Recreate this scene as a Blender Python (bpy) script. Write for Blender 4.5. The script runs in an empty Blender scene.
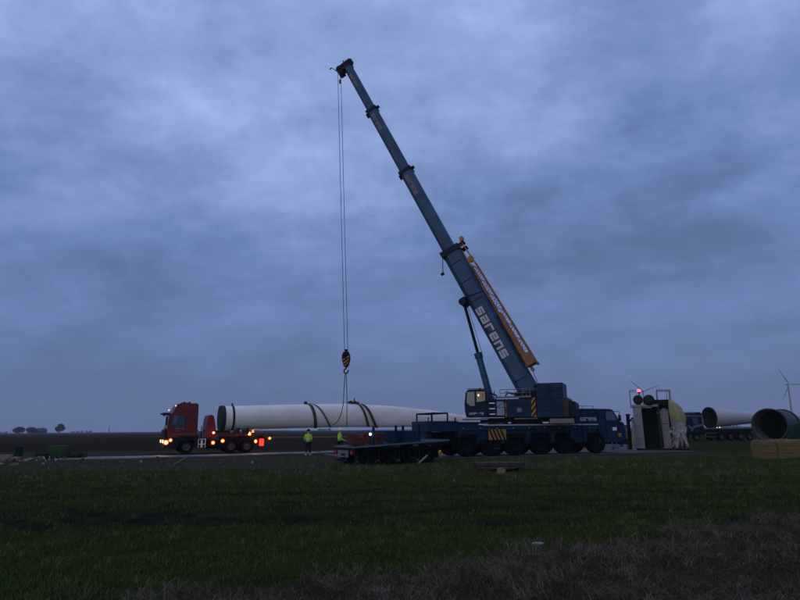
import bpy, math, random
import numpy as np
from mathutils import Vector, Matrix
R_ = math.radians
rnd = random.Random(7)
S = bpy.context.scene
COL = S.collection

# ---------------------------------------------------------------- camera
CAM_H = 1.75
PITCH = math.atan(129.3 / 630.0)
ROLL = R_(0.5)
fwd = Vector((0, math.cos(PITCH), math.sin(PITCH)))
r0 = Vector((1, 0, 0)); u0 = Vector((0, -math.sin(PITCH), math.cos(PITCH)))
cR = r0 * math.cos(ROLL) - u0 * math.sin(ROLL)
cU = u0 * math.cos(ROLL) + r0 * math.sin(ROLL)
cam_d = bpy.data.cameras.new('camera')
cam_d.sensor_width = 36; cam_d.lens = 36 * 630 / 800.0
cam_d.clip_start = 0.1; cam_d.clip_end = 20000
cam = bpy.data.objects.new('camera', cam_d); COL.objects.link(cam)
m = Matrix((cR, cU, -fwd)).transposed().to_4x4(); m.translation = Vector((0, 0, CAM_H))
cam.matrix_world = m
S.camera = cam

# ---------------------------------------------------------------- world (dusk overcast)
W = bpy.data.worlds.new('World'); S.world = W; W.use_nodes = True
nt = W.node_tree; nt.nodes.clear()
def N(t, **k):
    n = nt.nodes.new(t)
    for a, b in k.items(): setattr(n, a, b)
    return n
L = nt.links.new
tc = N('ShaderNodeTexCoord'); sep = N('ShaderNodeSeparateXYZ'); L(tc.outputs['Generated'], sep.inputs[0])
zc = N('ShaderNodeMath', operation='MAXIMUM'); L(sep.outputs[2], zc.inputs[0]); zc.inputs[1].default_value = 0.0
den = N('ShaderNodeMath', operation='ADD'); L(zc.outputs[0], den.inputs[0]); den.inputs[1].default_value = 0.34
dx = N('ShaderNodeMath', operation='DIVIDE'); L(sep.outputs[0], dx.inputs[0]); L(den.outputs[0], dx.inputs[1])
dy = N('ShaderNodeMath', operation='DIVIDE'); L(sep.outputs[1], dy.inputs[0]); L(den.outputs[0], dy.inputs[1])
cmb = N('ShaderNodeCombineXYZ'); L(dx.outputs[0], cmb.inputs[0]); L(dy.outputs[0], cmb.inputs[1])
mp = N('ShaderNodeMapping'); L(cmb.outputs[0], mp.inputs[0])
mp.inputs['Location'].default_value = (76.9, 34.2, 13.86); mp.inputs['Rotation'].default_value = (0, 0, R_(15))
mp.inputs['Scale'].default_value = (0.95, 1.10, 1.0)
n1 = N('ShaderNodeTexNoise'); L(mp.outputs[0], n1.inputs['Vector'])
n1.inputs['Scale'].default_value = 1.35; n1.inputs['Detail'].default_value = 9; n1.inputs['Roughness'].default_value = 0.56
n1.inputs['Distortion'].default_value = 0.1
n2 = N('ShaderNodeTexNoise'); L(mp.outputs[0], n2.inputs['Vector'])
n2.inputs['Scale'].default_value = 4.2; n2.inputs['Detail'].default_value = 9; n2.inputs['Roughness'].default_value = 0.60
n2.inputs['Distortion'].default_value = 0.15
mx = N('ShaderNodeMath', operation='MULTIPLY_ADD'); L(n2.outputs[0], mx.inputs[0]); mx.inputs[1].default_value = 0.62; L(n1.outputs[0], mx.inputs[2])
# contrast of the cloud deck falls towards the horizon
con = N('ShaderNodeMapRange', interpolation_type='SMOOTHSTEP'); L(sep.outputs[2], con.inputs[0])
con.inputs[1].default_value = 0.0; con.inputs[2].default_value = 0.42; con.inputs[3].default_value = 0.25; con.inputs[4].default_value = 1.0
off = N('ShaderNodeMath', operation='SUBTRACT'); L(mx.outputs[0], off.inputs[0]); off.inputs[1].default_value = 0.805
amp = N('ShaderNodeMath', operation='MULTIPLY'); L(off.outputs[0], amp.inputs[0]); L(con.outputs[0], amp.inputs[1])
# brighter higher up
ele = N('ShaderNodeMapRange'); L(sep.outputs[2], ele.inputs[0])
ele.inputs[1].default_value = 0.0; ele.inputs[2].default_value = 0.6; ele.inputs[3].default_value = 0.20; ele.inputs[4].default_value = 0.82
tot = N('ShaderNodeMath', operation='MULTIPLY_ADD'); L(amp.outputs[0], tot.inputs[0]); tot.inputs[1].default_value = 1.50; L(ele.outputs[0], tot.inputs[2])
rp = N('ShaderNodeValToRGB'); L(tot.outputs[0], rp.inputs[0])
cr = rp.color_ramp; cr.elements[0].position = 0.0; cr.elements[0].color = (0.080, 0.130, 0.272, 1)
cr.elements[1].position = 1.0; cr.elements[1].color = (0.430, 0.545, 0.900, 1)
for p_, c_ in ((0.25, (0.103, 0.166, 0.340)), (0.45, (0.148, 0.230, 0.480)), (0.65, (0.226, 0.314, 0.610)), (0.82, (0.305, 0.412, 0.745))):
    cr.elements.new(p_).color = (*c_, 1)
bg1 = N('ShaderNodeBackground'); L(rp.outputs[0], bg1.inputs[0]); bg1.inputs[1].default_value = 0.97
sky = N('ShaderNodeTexSky', sky_type='NISHITA'); sky.sun_disc = False
SUN_EL, SUN_AZ = R_(3), R_(215)
sky.sun_elevation = SUN_EL; sky.sun_rotation = SUN_AZ; sky.altitude = 0
bg2 = N('ShaderNodeBackground'); L(sky.outputs[0], bg2.inputs[0]); bg2.inputs[1].default_value = 0.006
ad = N('ShaderNodeAddShader'); L(bg1.outputs[0], ad.inputs[0]); L(bg2.outputs[0], ad.inputs[1])
wo = N('ShaderNodeOutputWorld'); L(ad.outputs[0], wo.inputs[0])

# faint remains of daylight through the cloud, from behind and left of the camera
sd = bpy.data.lights.new('sun', 'SUN'); sd.energy = 0.44; sd.angle = R_(40); sd.color = (1.0, 0.82, 0.60)
sun = bpy.data.objects.new('sun', sd); COL.objects.link(sun)
sdir = Vector((math.sin(SUN_AZ), math.cos(SUN_AZ), math.tan(R_(12))))
sun.rotation_euler = sdir.to_track_quat('Z', 'Y').to_euler()

S.view_settings.view_transform = 'Standard'; S.view_settings.look = 'None'
S.view_settings.exposure = 0.0; S.view_settings.gamma = 1
S.view_settings.use_curve_mapping = False
S.render.engine = 'CYCLES'
S.cycles.volume_bounces = 0
S.cycles.max_bounces = 6

# ---------------------------------------------------------------- helpers
def material(name, col, rough=0.7, metal=0.0, var=0.15, scale=4.0, bump=0.0, bscale=40.0, col2=None, spec=0.5, mottle=0.0):
    mt = bpy.data.materials.new(name); mt.use_nodes = True
    t = mt.node_tree; b = t.nodes['Principled BSDF']
    b.inputs['Roughness'].default_value = rough; b.inputs['Metallic'].default_value = metal
    b.inputs['Specular IOR Level'].default_value = spec
    co = t.nodes.new('ShaderNodeTexCoord')
    n = t.nodes.new('ShaderNodeTexNoise'); n.inputs['Scale'].default_value = scale; n.inputs['Detail'].default_value = 6
    n.inputs['Roughness'].default_value = 0.65
    t.links.new(co.outputs['Object'], n.inputs['Vector'])
    mr = t.nodes.new('ShaderNodeValToRGB')
    c2 = col2 or tuple(c * (1 - 2.2 * var) for c in col)
    c1 = col if col2 else tuple(min(1, c * (1 + var)) for c in col)
    mr.color_ramp.elements[0].position = 0.32; mr.color_ramp.elements[1].position = 0.68
    mr.color_ramp.elements[0].color = (*[max(0, c) for c in c2], 1); mr.color_ramp.elements[1].color = (*c1, 1)
    t.links.new(n.outputs[0], mr.inputs[0]); t.links.new(mr.outputs[0], b.inputs['Base Color'])
    if bump:
        n_ = t.nodes.new('ShaderNodeTexNoise'); n_.inputs['Scale'].default_value = bscale; n_.inputs['Detail'].default_value = 5
        t.links.new(co.outputs['Object'], n_.inputs['Vector'])
        bp = t.nodes.new('ShaderNodeBump'); bp.inputs['Strength'].default_value = bump; bp.inputs['Distance'].default_value = 0.03
        t.links.new(n_.outputs[0], bp.inputs['Height']); t.links.new(bp.outputs[0], b.inputs['Normal'])
    return mt

def glow(name, col, strength):
    mt = bpy.data.materials.new(name); mt.use_nodes = True
    b = mt.node_tree.nodes['Principled BSDF']
    b.inputs['Base Color'].default_value = (*col, 1); b.inputs['Roughness'].default_value = 0.3
    b.inputs['Emission Color'].default_value = (*col, 1); b.inputs['Emission Strength'].default_value = strength
    return mt

def glassy(name, col, rough=0.08):
    mt = bpy.data.materials.new(name); mt.use_nodes = True
    b = mt.node_tree.nodes['Principled BSDF']
    b.inputs['Base Color'].default_value = (*col, 1); b.inputs['Roughness'].default_value = rough
    b.inputs['Specular IOR Level'].default_value = 0.9
    return mt

M = dict(
    blue=material('crane_blue_paint', (0.0088, 0.032, 0.064), 0.5, 0, 0.2, 1.3, spec=0.10),
    boom=material('boom_blue_paint', (0.024, 0.074, 0.138), 0.45, 0, 0.2, 0.8, spec=0.2),
    darkblue=material('dark_blue_paint', (0.004, 0.017, 0.036), 0.5, 0, 0.14, 2, spec=0.10),
    steel=material('dark_steel', (0.009, 0.0095, 0.011), 0.6, 0.0, 0.2, 5, spec=0.12),
    grey=material('grey_steel', (0.15, 0.155, 0.165), 0.55, 0.1, 0.15, 4),
    white=material('white_paint', (0.75, 0.75, 0.74), 0.45, 0, 0.06, 3),
    letter=material('white_lettering', (0.45, 0.45, 0.45), 0.5, 0, 0.03, 3),
    rubber=material('tyre_rubber', (0.0055, 0.0055, 0.0055), 0.95, 0, 0.25, 6, 0.3, 30, spec=0.08),
    rim=material('wheel_rim_grey', (0.11, 0.11, 0.115), 0.5, 0.2, 0.2, 6),
    rimdark=material('wheel_rim_dark', (0.005, 0.009, 0.014), 0.7, 0.0, 0.2, 6, spec=0.1),
    amber=material('amber_yellow_paint', (0.36, 0.17, 0.02), 0.55, 0, 0.12, 5),
    jib=material('orange_jib_paint', (0.27, 0.090, 0.024), 0.6, 0, 0.18, 3),
    red=material('red_truck_paint', (0.17, 0.016, 0.016), 0.42, 0, 0.10, 2, spec=0.3),
    darkred=material('dark_red_paint', (0.075, 0.010, 0.009), 0.5, 0, 0.15, 3, spec=0.25),
    plastic=material('black_plastic', (0.007, 0.007, 0.008), 0.55, 0, 0.1, 6, spec=0.25),
    glass=glassy('window_glass', (0.012, 0.02, 0.024)),
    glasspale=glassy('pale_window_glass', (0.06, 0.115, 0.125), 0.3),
    blade=material('blade_gelcoat', (0.84, 0.77, 0.66), 0.42, 0, 0.07, 0.45, 0.05, 2),
    webbing=material('brown_webbing', (0.075, 0.042, 0.024), 0.85, 0, 0.2, 6),
    chain=material('chain_steel', (0.035, 0.03, 0.03), 0.6, 0.4, 0.1, 5),
    hivis=material('hi_vis_fabric', (0.36, 0.62, 0.04), 0.75, 0, 0.12, 6),
    navy=material('navy_trousers', (0.008, 0.010, 0.016), 0.85, 0, 0.15, 8, spec=0.2),
    skin=material('skin', (0.50, 0.30, 0.22), 0.6, 0, 0.05, 8),
    boot=material('pale_boots', (0.30, 0.28, 0.25), 0.8, 0, 0.1, 8),
    straw=material('straw', (0.27, 0.205, 0.085), 0.95, 0, 0.0, 14, 0.9, 70, col2=(0.11, 0.080, 0.036), spec=0.1),
    timber=material('weathered_timber', (0.060, 0.048, 0.036), 0.9, 0, 0.25, 3, 0.4, 25, spec=0.2),
    palewood=material('pale_timber', (0.22, 0.17, 0.10), 0.85, 0, 0.15, 4, 0.3, 30, spec=0.2),
    green=material('green_paint', (0.016, 0.060, 0.018), 0.6, 0, 0.2, 5, spec=0.2),
    greennet=material('green_netting', (0.007, 0.028, 0.016), 0.85, 0, 0.3, 9, 0.4, 30, spec=0.1),
    concrete=material('pale_concrete', (0.24, 0.235, 0.23), 0.8, 0, 0.18, 2, 0.2, 25),
    plate=material('steel_road_plate', (0.15, 0.15, 0.16), 0.5, 0.0, 0.25, 1.1, 0.25, 12),
    plaster=material('grey_white_shell', (0.24, 0.245, 0.25), 0.6, 0, 0.15, 1.6, spec=0.3),
    shellin=material('shell_interior', (0.022, 0.024, 0.026), 0.8, 0, 0.2, 3, spec=0.2),
    yellowtarp=material('yellow_green_tarp', (0.29, 0.285, 0.12), 0.8, 0, 0.15, 2.5, 0.4, 6),
    wrap=material('pale_wrapping', (0.30, 0.29, 0.285), 0.6, 0, 0.3, 3, 0.6, 7, spec=0.2),
    rust=material('rust_red', (0.10, 0.03, 0.02), 0.8, 0, 0.25, 4),
    rootface=material('root_face', (0.018, 0.030, 0.027), 0.7, 0, 0.25, 4, spec=0.2),
    leaf=material('leaf_dark', (0.030, 0.036, 0.020), 0.9, 0, 0.3, 0.6, spec=0.1),
    bark=material('bark', (0.06, 0.05, 0.04), 0.95, 0, 0.2, 2),
    brick=material('farm_brick', (0.06, 0.042, 0.038), 0.9, 0, 0.2, 1),
    tile=material('roof_tiles', (0.030, 0.025, 0.024), 0.85, 0, 0.2, 1),
    farplaster=material('turbine_backlit_grey', (0.20, 0.20, 0.21), 0.6, 0, 0.03, 0.2),  # white turbines; the grey puts their backlit shade into the colour
    yellowpole=material('yellow_pole_paint', (0.24, 0.17, 0.03), 0.6, 0, 0.1, 3),
    lime=material('lime_sheet', (0.50, 0.62, 0.10), 0.8, 0, 0.15, 3, 0.3, 8),
    g_amber=glow('amber_lamp', (1.0, 0.50, 0.20), 1.9),
    g_head=glow('head_lamp', (1.0, 0.66, 0.36), 2.2),
    g_red=glow('red_lamp', (1.0, 0.035, 0.02), 1.6),
    g_white=glow('white_lamp', (1.0, 0.90, 0.78), 2.5),
    g_beacon=glow('beacon_lamp', (1.0, 0.12, 0.16), 1.8),
    g_halo=glow('amber_lamp_halo', (1.0, 0.16, 0.02), 0.45),  # emissive orange imitating the bloom around a lamp
    g_cab=glow('cab_lamp', (1.0, 0.72, 0.36), 2.2),
)

class MB:
    def __init__(s): s.v = []; s.f = []; s.mi = []
    def add(s, vs, fs, mi=0):
        o = len(s.v); s.v += [tuple(p) for p in vs]
        s.f += [tuple(i + o for i in f) for f in fs]; s.mi += [mi] * len(fs)
        return s
    def box(s, x0, x1, y0, y1, z0, z1, mi=0):
        vs = [(x, y, z) for x in (x0, x1) for y in (y0, y1) for z in (z0, z1)]
        return s.add(vs, [(0, 1, 3, 2), (4, 6, 7, 5), (0, 4, 5, 1), (2, 3, 7, 6), (0, 2, 6, 4), (1, 5, 7, 3)], mi)
    def prism(s, poly, y0, y1, mi=0, axis='y'):
        n = len(poly)
        def P(a, b, c): return (a, c, b) if axis == 'y' else ((c, a, b) if axis == 'x' else (a, b, c))
        vs = [P(a, b, y0) for a, b in poly] + [P(a, b, y1) for a, b in poly]
        fs = [tuple(range(n)), tuple(range(2 * n - 1, n - 1, -1))] + [(i, i + n, (i + 1) % n + n, (i + 1) % n) for i in range(n)]
        return s.add(vs, fs, mi)
    def tube(s, p, q, r, r2=None, n=8, mi=0, cap=True):
        p = Vector(p); q = Vector(q); d = (q - p)
        if d.length < 1e-6: return s
        d.normalize(); a = d.orthogonal().normalized(); b = d.cross(a); r2 = r if r2 is None else r2
        vs = []
        for c, rr in ((p, r), (q, r2)):
            for i in range(n):
                t = 2 * math.pi * i / n; vs.append(c + (a * math.cos(t) + b * math.sin(t)) * rr)
        fs = [(i, (i + 1) % n, (i + 1) % n + n, i + n) for i in range(n)]
        if cap: fs += [tuple(range(n - 1, -1, -1)), tuple(range(n, 2 * n))]
        return s.add(vs, fs, mi)
    def path(s, pts, r, n=6, mi=0):
        for a, b in zip(pts[:-1], pts[1:]): s.tube(a, b, r, n=n, mi=mi)
        return s
    def bar(s, p, q, w, h, mi=0, up=(0, 0, 1)):
        p = Vector(p); q = Vector(q); d = (q - p).normalized(); a = Vector(up).cross(d)
        if a.length < 1e-4: a = Vector((0, 1, 0)).cross(d)
        a.normalize(); b = d.cross(a)
        vs = [c + a * (sx * w / 2) + b * (sy * h / 2) for c in (p, q) for sx, sy in ((-1, -1), (1, -1), (1, 1), (-1, 1))]
        return s.add(vs, [(0, 3, 2, 1), (4, 5, 6, 7), (0, 1, 5, 4), (1, 2, 6, 5), (2, 3, 7, 6), (3, 0, 4, 7)], mi)
    def lathe(s, prof, n=28, axis='y', c=(0, 0, 0), mi=0, closed=False):
        # prof: (along, radius)
        vs = []; k = len(prof)
        for i in range(n):
            t = 2 * math.pi * i / n
            for a, r in prof:
                x, z = r * math.cos(t), r * math.sin(t)
                p = (x, a, z) if axis == 'y' else ((a, x, z) if axis == 'x' else (x, z, a))
                vs.append((p[0] + c[0], p[1] + c[1], p[2] + c[2]))
        fs = []
        for i in range(n):
            j = (i + 1) % n
            for q in range(k - 1 + (1 if closed else 0)):
                w = (q + 1) % k
                fs.append((i * k + q, j * k + q, j * k + w, i * k + w))
        return s.add(vs, fs, mi)
    def disc(s, c, r, axis='y', n=20, mi=0):
        vs = []
        for i in range(n):
            t = 2 * math.pi * i / n; a, b = r * math.cos(t), r * math.sin(t)
            vs.append({'y': (c[0] + a, c[1], c[2] + b), 'x': (c[0], c[1] + a, c[2] + b), 'z': (c[0] + a, c[1] + b, c[2])}[axis])
        return s.add(vs, [tuple(range(n))], mi)
    def loft(s, rings, cap=True, mi=0):
        n = len(rings[0]); vs = [p for r in rings for p in r]; fs = []
        for k in range(len(rings) - 1):
            for i in range(n):
                j = (i + 1) % n; fs.append((k * n + i, k * n + j, (k + 1) * n + j, (k + 1) * n + i))
        if cap: fs += [tuple(range(n - 1, -1, -1)), tuple((len(rings) - 1) * n + i for i in range(n))]
        return s.add(vs, fs, mi)
    def mesh(s, name, mats, X=None, fix=True):
        me = bpy.data.meshes.new(name)
        vs = s.v if X is None else [tuple(X @ Vector(p)) for p in s.v]
        me.from_pydata(vs, [], s.f)
        for mt in (mats if isinstance(mats, (list, tuple)) else [mats]): me.materials.append(mt)
        me.polygons.foreach_set('material_index', s.mi)
        if fix:
            import bmesh
            bm = bmesh.new(); bm.from_mesh(me); bmesh.ops.recalc_face_normals(bm, faces=bm.faces); bm.to_mesh(me); bm.free()
        me.polygons.foreach_set('use_smooth', [True] * len(me.polygons))
        me.set_sharp_from_angle(angle=R_(32))
        me.update()
        return me
    def build(s, name, mats, parent=None, X=None, **k):
        o = bpy.data.objects.new(name, s.mesh(name, mats, X)); COL.objects.link(o)
        if parent is not None: o.parent = parent
        for a, b in k.items(): o[a] = b
        return o

def thing(name, label, cat, loc=(0, 0, 0), rz=0.0, group=None):
    o = bpy.data.objects.new(name, None); COL.objects.link(o)
    o.location = loc; o.rotation_euler = (0, 0, rz); o['label'] = label; o['category'] = cat
    o.empty_display_size = 0.3
    if group: o['group'] = group
    return o
def tag(o, label, cat, group=None):
    o['label'] = label; o['category'] = cat
    if group: o['group'] = group
    return o
def copy_tree(o, parent=None):
    c = o.copy(); COL.objects.link(c); c.parent = parent
    for ch in list(o.children): copy_tree(ch, c)
    return c
def place_copy(o, parent, loc, rz=0):
    c = copy_tree(o, parent); c.location = loc; c.rotation_euler = (0, 0, rz); return c
def lamp(name, loc, power, col, parent=None, r=0.06):
    d = bpy.data.lights.new(name, 'POINT'); d.energy = power; d.color = col; d.shadow_soft_size = r
    o = bpy.data.objects.new(name, d); COL.objects.link(o); o.location = loc
    if parent: o.parent = parent
    return o

# block letters (drawn on a 5 x 5 grid, small corners cut)
FONT = {
 's': ['#####', '#....', '#####', '....#', '#####'], 'a': ['#####', '....#', '#####', '#...#', '#####'],
 'r': ['#####', '#....', '#....', '#....', '#....'], 'e': ['#####', '#...#', '#####', '#....', '#####'],
 'n': ['#####', '#...#', '#...#', '#...#', '#...#'],
 'u': ['#...#', '#...#', '#...#', '#...#', '#####'], 'p': ['#####', '#...#', '#####', '#....', '#....'],
 '7': ['#####', '....#', '...#.', '..#..', '..#..'], '0': ['#####', '#...#', '#...#', '#...#', '#####'],
 ' ': ['.....'] * 5, '-': ['.....', '.....', '.###.', '.....', '.....']}
def lettering(txt, org, xd, yd, h, adv=0.98, thick=0.012, wf=0.8):
    """org: start of baseline, xd: reading direction, yd: letter up; returns MB"""
    mb = MB(); org = Vector(org); xd = Vector(xd).normalized(); yd = Vector(yd).normalized(); nd = xd.cross(yd)
    RY = [0, .25, .375, .625, .75, 1.0]; CX = [0, .27, .42, .58, .73, 1.0]
    for k, ch in enumerate(txt):
        for r_i, row in enumerate(FONT[ch]):
            c = 0
            while c < 5:
                if row[c] != '#': c += 1; continue
                e_ = c
                while e_ < 5 and row[e_] == '#': e_ += 1
                x0 = k * h * adv + CX[c] * h * wf; x1 = k * h * adv + CX[e_] * h * wf
                y0 = RY[4 - r_i] * h; y1 = RY[5 - r_i] * h
                vs = [org + xd * a + yd * b + nd * t for a in (x0, x1) for b in (y0, y1) for t in (0, thick)]
                mb.add(vs, [(0, 1, 3, 2), (4, 6, 7, 5), (0, 4, 5, 1), (2, 3, 7, 6), (0, 2, 6, 4), (1, 5, 7, 3)])
                c = e_
    return mb

def hazard(parent, name, O, xd, zd, w, h, nrm, X=None, slant=0.5, step=0.28, col='amber'):
    """board with diagonal dark stripes; O lower corner, xd/zd axes, nrm outward"""
    O = Vector(O); xd = Vector(xd); zd = Vector(zd); nrm = Vector(nrm)
    def slab(p0, p1, p2, p3, a, b):
        vs = [O + xd * u + zd * v + nrm * t for t in (a, b) for (u, v) in (p0, p1, p2, p3)]
        return vs, [(0, 1, 2, 3), (7, 6, 5, 4), (0, 4, 5, 1), (1, 5, 6, 2), (2, 6, 7, 3), (3, 7, 4, 0)]
    b = MB(); b.add(*slab((0, 0), (w, 0), (w, h), (0, h), 0, 0.02)); pl = b.build(name, M[col], parent, X)
    st = MB(); k = -h * slant
    while k < w:
        a0, a1 = k, k + step * 0.5
        pts = []
        # clip quad stripe in x at both edges with simple sampling
        rows = 6
        for i in range(rows):
            v0, v1 = h * i / rows, h * (i + 1) / rows
            l0 = min(max(a0 + slant * v0, 0), w); r0_ = min(max(a1 + slant * v0, 0), w)
            l1 = min(max(a0 + slant * v1, 0), w); r1_ = min(max(a1 + slant * v1, 0), w)
            if r0_ - l0 > 0.004 or r1_ - l1 > 0.004:
                st.add(*slab((l0, v0), (r0_, v0), (r1_, v1), (l1, v1), 0.0205, 0.026))
        k += step
    if st.f: st.build('stripe', M['plastic'], pl, X)
    return pl

def at(px, py, Y):
    d = fwd + cR * ((px - 400) / 630.0) - cU * ((py - 300) / 630.0)
    return Vector((0, 0, CAM_H)) + d * (Y / d.y)

# wheel prototypes: axle along y, near face at y = 0, going to +y
def make_wheel(R, w, rimmat, parent=None, rimr=0.56, name='wheel'):
    t = MB(); n = 36
    prof = [(0.05, R * rimr), (0.0, R * 0.66), (0.0, R * 0.90), (0.04, R * 0.975), (0.10, R)]
    k = 5
    for i in range(k):
        a = 0.10 + (w - 0.2) * (i + 0.42) / k; b_ = 0.10 + (w - 0.2) * (i + 0.62) / k
        prof += [(a, R), (a + 0.004, R * 0.965), (b_ - 0.004, R * 0.965), (b_, R)]
    prof += [(w - 0.10, R), (w - 0.04, R * 0.975), (w, R * 0.9), (w, R * 0.66), (w - 0.05, R * rimr)]
    t.lathe(prof, n)
    o = t.build(name, M['rubber'], parent)
    r = MB()
    rr = R * rimr
    r.lathe([(0.05, rr + 0.002), (0.02, rr * 0.97), (0.06, rr * 0.90), (0.15, rr * 0.80), (0.17, rr * 0.45), (0.06, rr * 0.36), (0.05, rr * 0.16), (0.0, rr * 0.14), (0.0, 0.001)], n)
    r.lathe([(w - 0.05, rr), (w - 0.2, rr * 0.8), (w - 0.2, 0.001)], n)
    for i in range(10):
        a = 2 * math.pi * i / 10
        r.tube((math.cos(a) * rr * 0.58, 0.12, math.sin(a) * rr * 0.58), (math.cos(a) * rr * 0.58, 0.175, math.sin(a) * rr * 0.58), rr * 0.05, n=6)
    r.build('rim', rimmat, o)
    return o

# ---------------------------------------------------------------- ground
def hash2(ix, iy, seed):
    n = (ix.astype(np.int64) * 374761393 + iy.astype(np.int64) * 668265263 + seed * 982451653) & 0x7fffffff
    n = ((n ^ (n >> 13)) * 1274126177) & 0x7fffffff
    n = (n ^ (n >> 16)) & 0xffff
    return n / 65535.0
def vnoise(x, y, seed=0):
    ix = np.floor(x); iy = np.floor(y); fx = x - ix; fy = y - iy
    fx = fx * fx * (3 - 2 * fx); fy = fy * fy * (3 - 2 * fy)
    a = hash2(ix, iy, seed); b = hash2(ix + 1, iy, seed); c = hash2(ix, iy + 1, seed); d = hash2(ix + 1, iy + 1, seed)
    return (a * (1 - fx) + b * fx) * (1 - fy) + (c * (1 - fx) + d * fx) * fy
def fbm(x, y, seed=0, o=4):
    s = 0; a = 0.5; f = 1.0
    for i in range(o):
        s = s + a * vnoise(x * f, y * f, seed + i * 17); a *= 0.5; f *= 2.03
    return s
def sstep(v, a, b):
    t = np.clip((v - a) / (b - a), 0, 1); return t * t * (3 - 2 * t)
def rutmask(x, y):
    m_ = np.zeros_like(x)
    for c0, sl, wv in ((14.2, 0.035, 0.0), (16.1, 0.035, 1.3), (18.3, 0.01, 2.1), (20.4, 0.02, 3.1), (12.9, 0.06, 4.2)):
        cy = c0 + sl * x + 0.35 * np.sin(x * 0.21 + wv) + 0.12 * np.sin(x * 0.9 + wv)
        wid = 0.50
        k = np.exp(-((y - cy) / wid) ** 2)
        fade = np.clip(1.6 * fbm(x * 0.16 + 5 * wv, y * 0.1, 91, 2) + 0.2, 0, 1)
        m_ = np.maximum(m_, k * np.clip(fade * 1.35 - 0.25, 0, 1))
    c = 14.6 + 0.04 * x + 0.8 * np.sin(x * 0.13)
    wide = np.exp(-((y - c) / (1.5 - 0.03 * x)) ** 4) * (1 - 0.75 * sstep(x, -2, 9)) * sstep(fbm(x * 0.35, y * 1.1, 101, 4), 0.30, 0.50)
    m_ = np.maximum(m_, 0.85 * wide) * (0.5 + 0.6 * sstep(fbm(x * 1.9, y * 3.1, 131, 3), 0.30, 0.55))
    return m_
def drymask(x, y):
    edge = 9.1 + 0.60 * x + 2.2 * (fbm(x * 0.55, y * 0.55, 5, 4) - 0.47)
    return np.clip((edge - y) / 0.9, 0, 1)
def soilmask(x, y):
    e0 = 29.0 + 10.0 * sstep(x, -8, 6) + 5.0 * (fbm(x * 0.22, y * 0.35, 77, 4) - 0.47)
    return sstep(y, e0 - 1.5, e0 + 1.5) * (1 - sstep(x + 4 * (fbm(x * 0.2, y * 0.2, 79, 3) - .47), 19, 24) * (1 - sstep(y, 95, 110)))
def height(x, y):
    near = np.exp(-np.maximum(y - 24, 0) / 7.0)
    h = (fbm(x * 0.45, y * 0.45, 3, 5) - 0.47) * 0.16 * near
    h += (fbm(x * 2.6, y * 2.6, 23, 3) - 0.44) * 0.07 * near
    r = rutmask(x, y)
    h -= r * 0.10
    h += r * (fbm(x * 3.1, y * 3.1, 33, 3) - 0.4) * 0.24
    far = np.clip((np.abs(y) - 90) / 400, 0, 1)
    h += (fbm(x * 0.004, y * 0.004, 55, 3) - 0.45) * 1.2 * far
    # clods of the torn strip
    # clods along the verge of the working area
    v = np.exp(-((y - 37) / 3.0) ** 2) * (x < 2)
    h += v * (fbm(x * 1.6, y * 1.6, 66, 3) - 0.35) * 0.14
    return h
def axis_pts(n, half, k, c=0.0):
    t = np.linspace(-1, 1, n); return c + np.sinh(t * k) / math.sinh(k) * half
gx = axis_pts(460, 3600, 7.6)
gy = np.concatenate([np.linspace(-60, 2, 25)[:-1], np.linspace(2, 40, 420)[:-1], 40 + (np.sinh(np.linspace(0, 1, 130) * 6) / math.sinh(6)) * 3550])
GX, GY = np.meshgrid(gx, gy); GZ = height(GX, GY)
nv, nu = GX.shape
me = bpy.data.meshes.new('ground')
co = np.stack([GX, GY, GZ], -1).reshape(-1, 3).astype(np.float32)
idx = np.arange(nv * nu).reshape(nv, nu)
fq = np.stack([idx[:-1, :-1], idx[:-1, 1:], idx[1:, 1:], idx[1:, :-1]], -1).reshape(-1, 4)
me.vertices.add(len(co)); me.vertices.foreach_set('co', co.ravel())
me.loops.add(fq.size); me.loops.foreach_set('vertex_index', fq.ravel().astype(np.int32))
me.polygons.add(len(fq)); me.polygons.foreach_set('loop_start', np.arange(0, fq.size, 4, dtype=np.int32))
me.polygons.foreach_set('loop_total', np.full(len(fq), 4, dtype=np.int32))
me.polygons.foreach_set('use_smooth', np.ones(len(fq), bool))
me.update(calc_edges=True)
# masks of what the soil is (mud, dead grass), stored per vertex
ca = me.attributes.new('cover', 'FLOAT_COLOR', 'POINT')
cv = np.stack([rutmask(GX, GY), drymask(GX, GY), soilmask(GX, GY), np.ones_like(GX)], -1).reshape(-1, 4)
ca.data.foreach_set('color', cv.astype(np.float32).ravel())
ground = bpy.data.objects.new('ground', me); COL.objects.link(ground); ground['kind'] = 'structure'
gm = bpy.data.materials.new('field_ground'); gm.use_nodes = True; me.materials.append(gm)
nt = gm.node_tree; L = nt.links.new; bs = nt.nodes['Principled BSDF']; bs.inputs['Roughness'].default_value = 1.0
bs.inputs['Specular IOR Level'].default_value = 0.0
co_ = N('ShaderNodeTexCoord'); sp = N('ShaderNodeSeparateXYZ'); L(co_.outputs['Object'], sp.inputs[0])
def noise(sc, det=5, rough=0.6):
    n = N('ShaderNodeTexNoise'); n.inputs['Scale'].default_value = sc; n.inputs['Detail'].default_value = det; n.inputs['Roughness'].default_value = rough
    L(co_.outputs['Object'], n.inputs['Vector']); return n.outputs[0]
def ramp(fac, stops):
    r = N('ShaderNodeValToRGB'); L(fac, r.inputs[0]); c = r.color_ramp
    c.elements[0].position, c.elements[0].color = stops[0][0], (*stops[0][1], 1)
    c.elements[1].position, c.elements[1].color = stops[-1][0], (*stops[-1][1], 1)
    for p, q in stops[1:-1]: c.elements.new(p).color = (*q, 1)
    return r.outputs[0]
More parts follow.
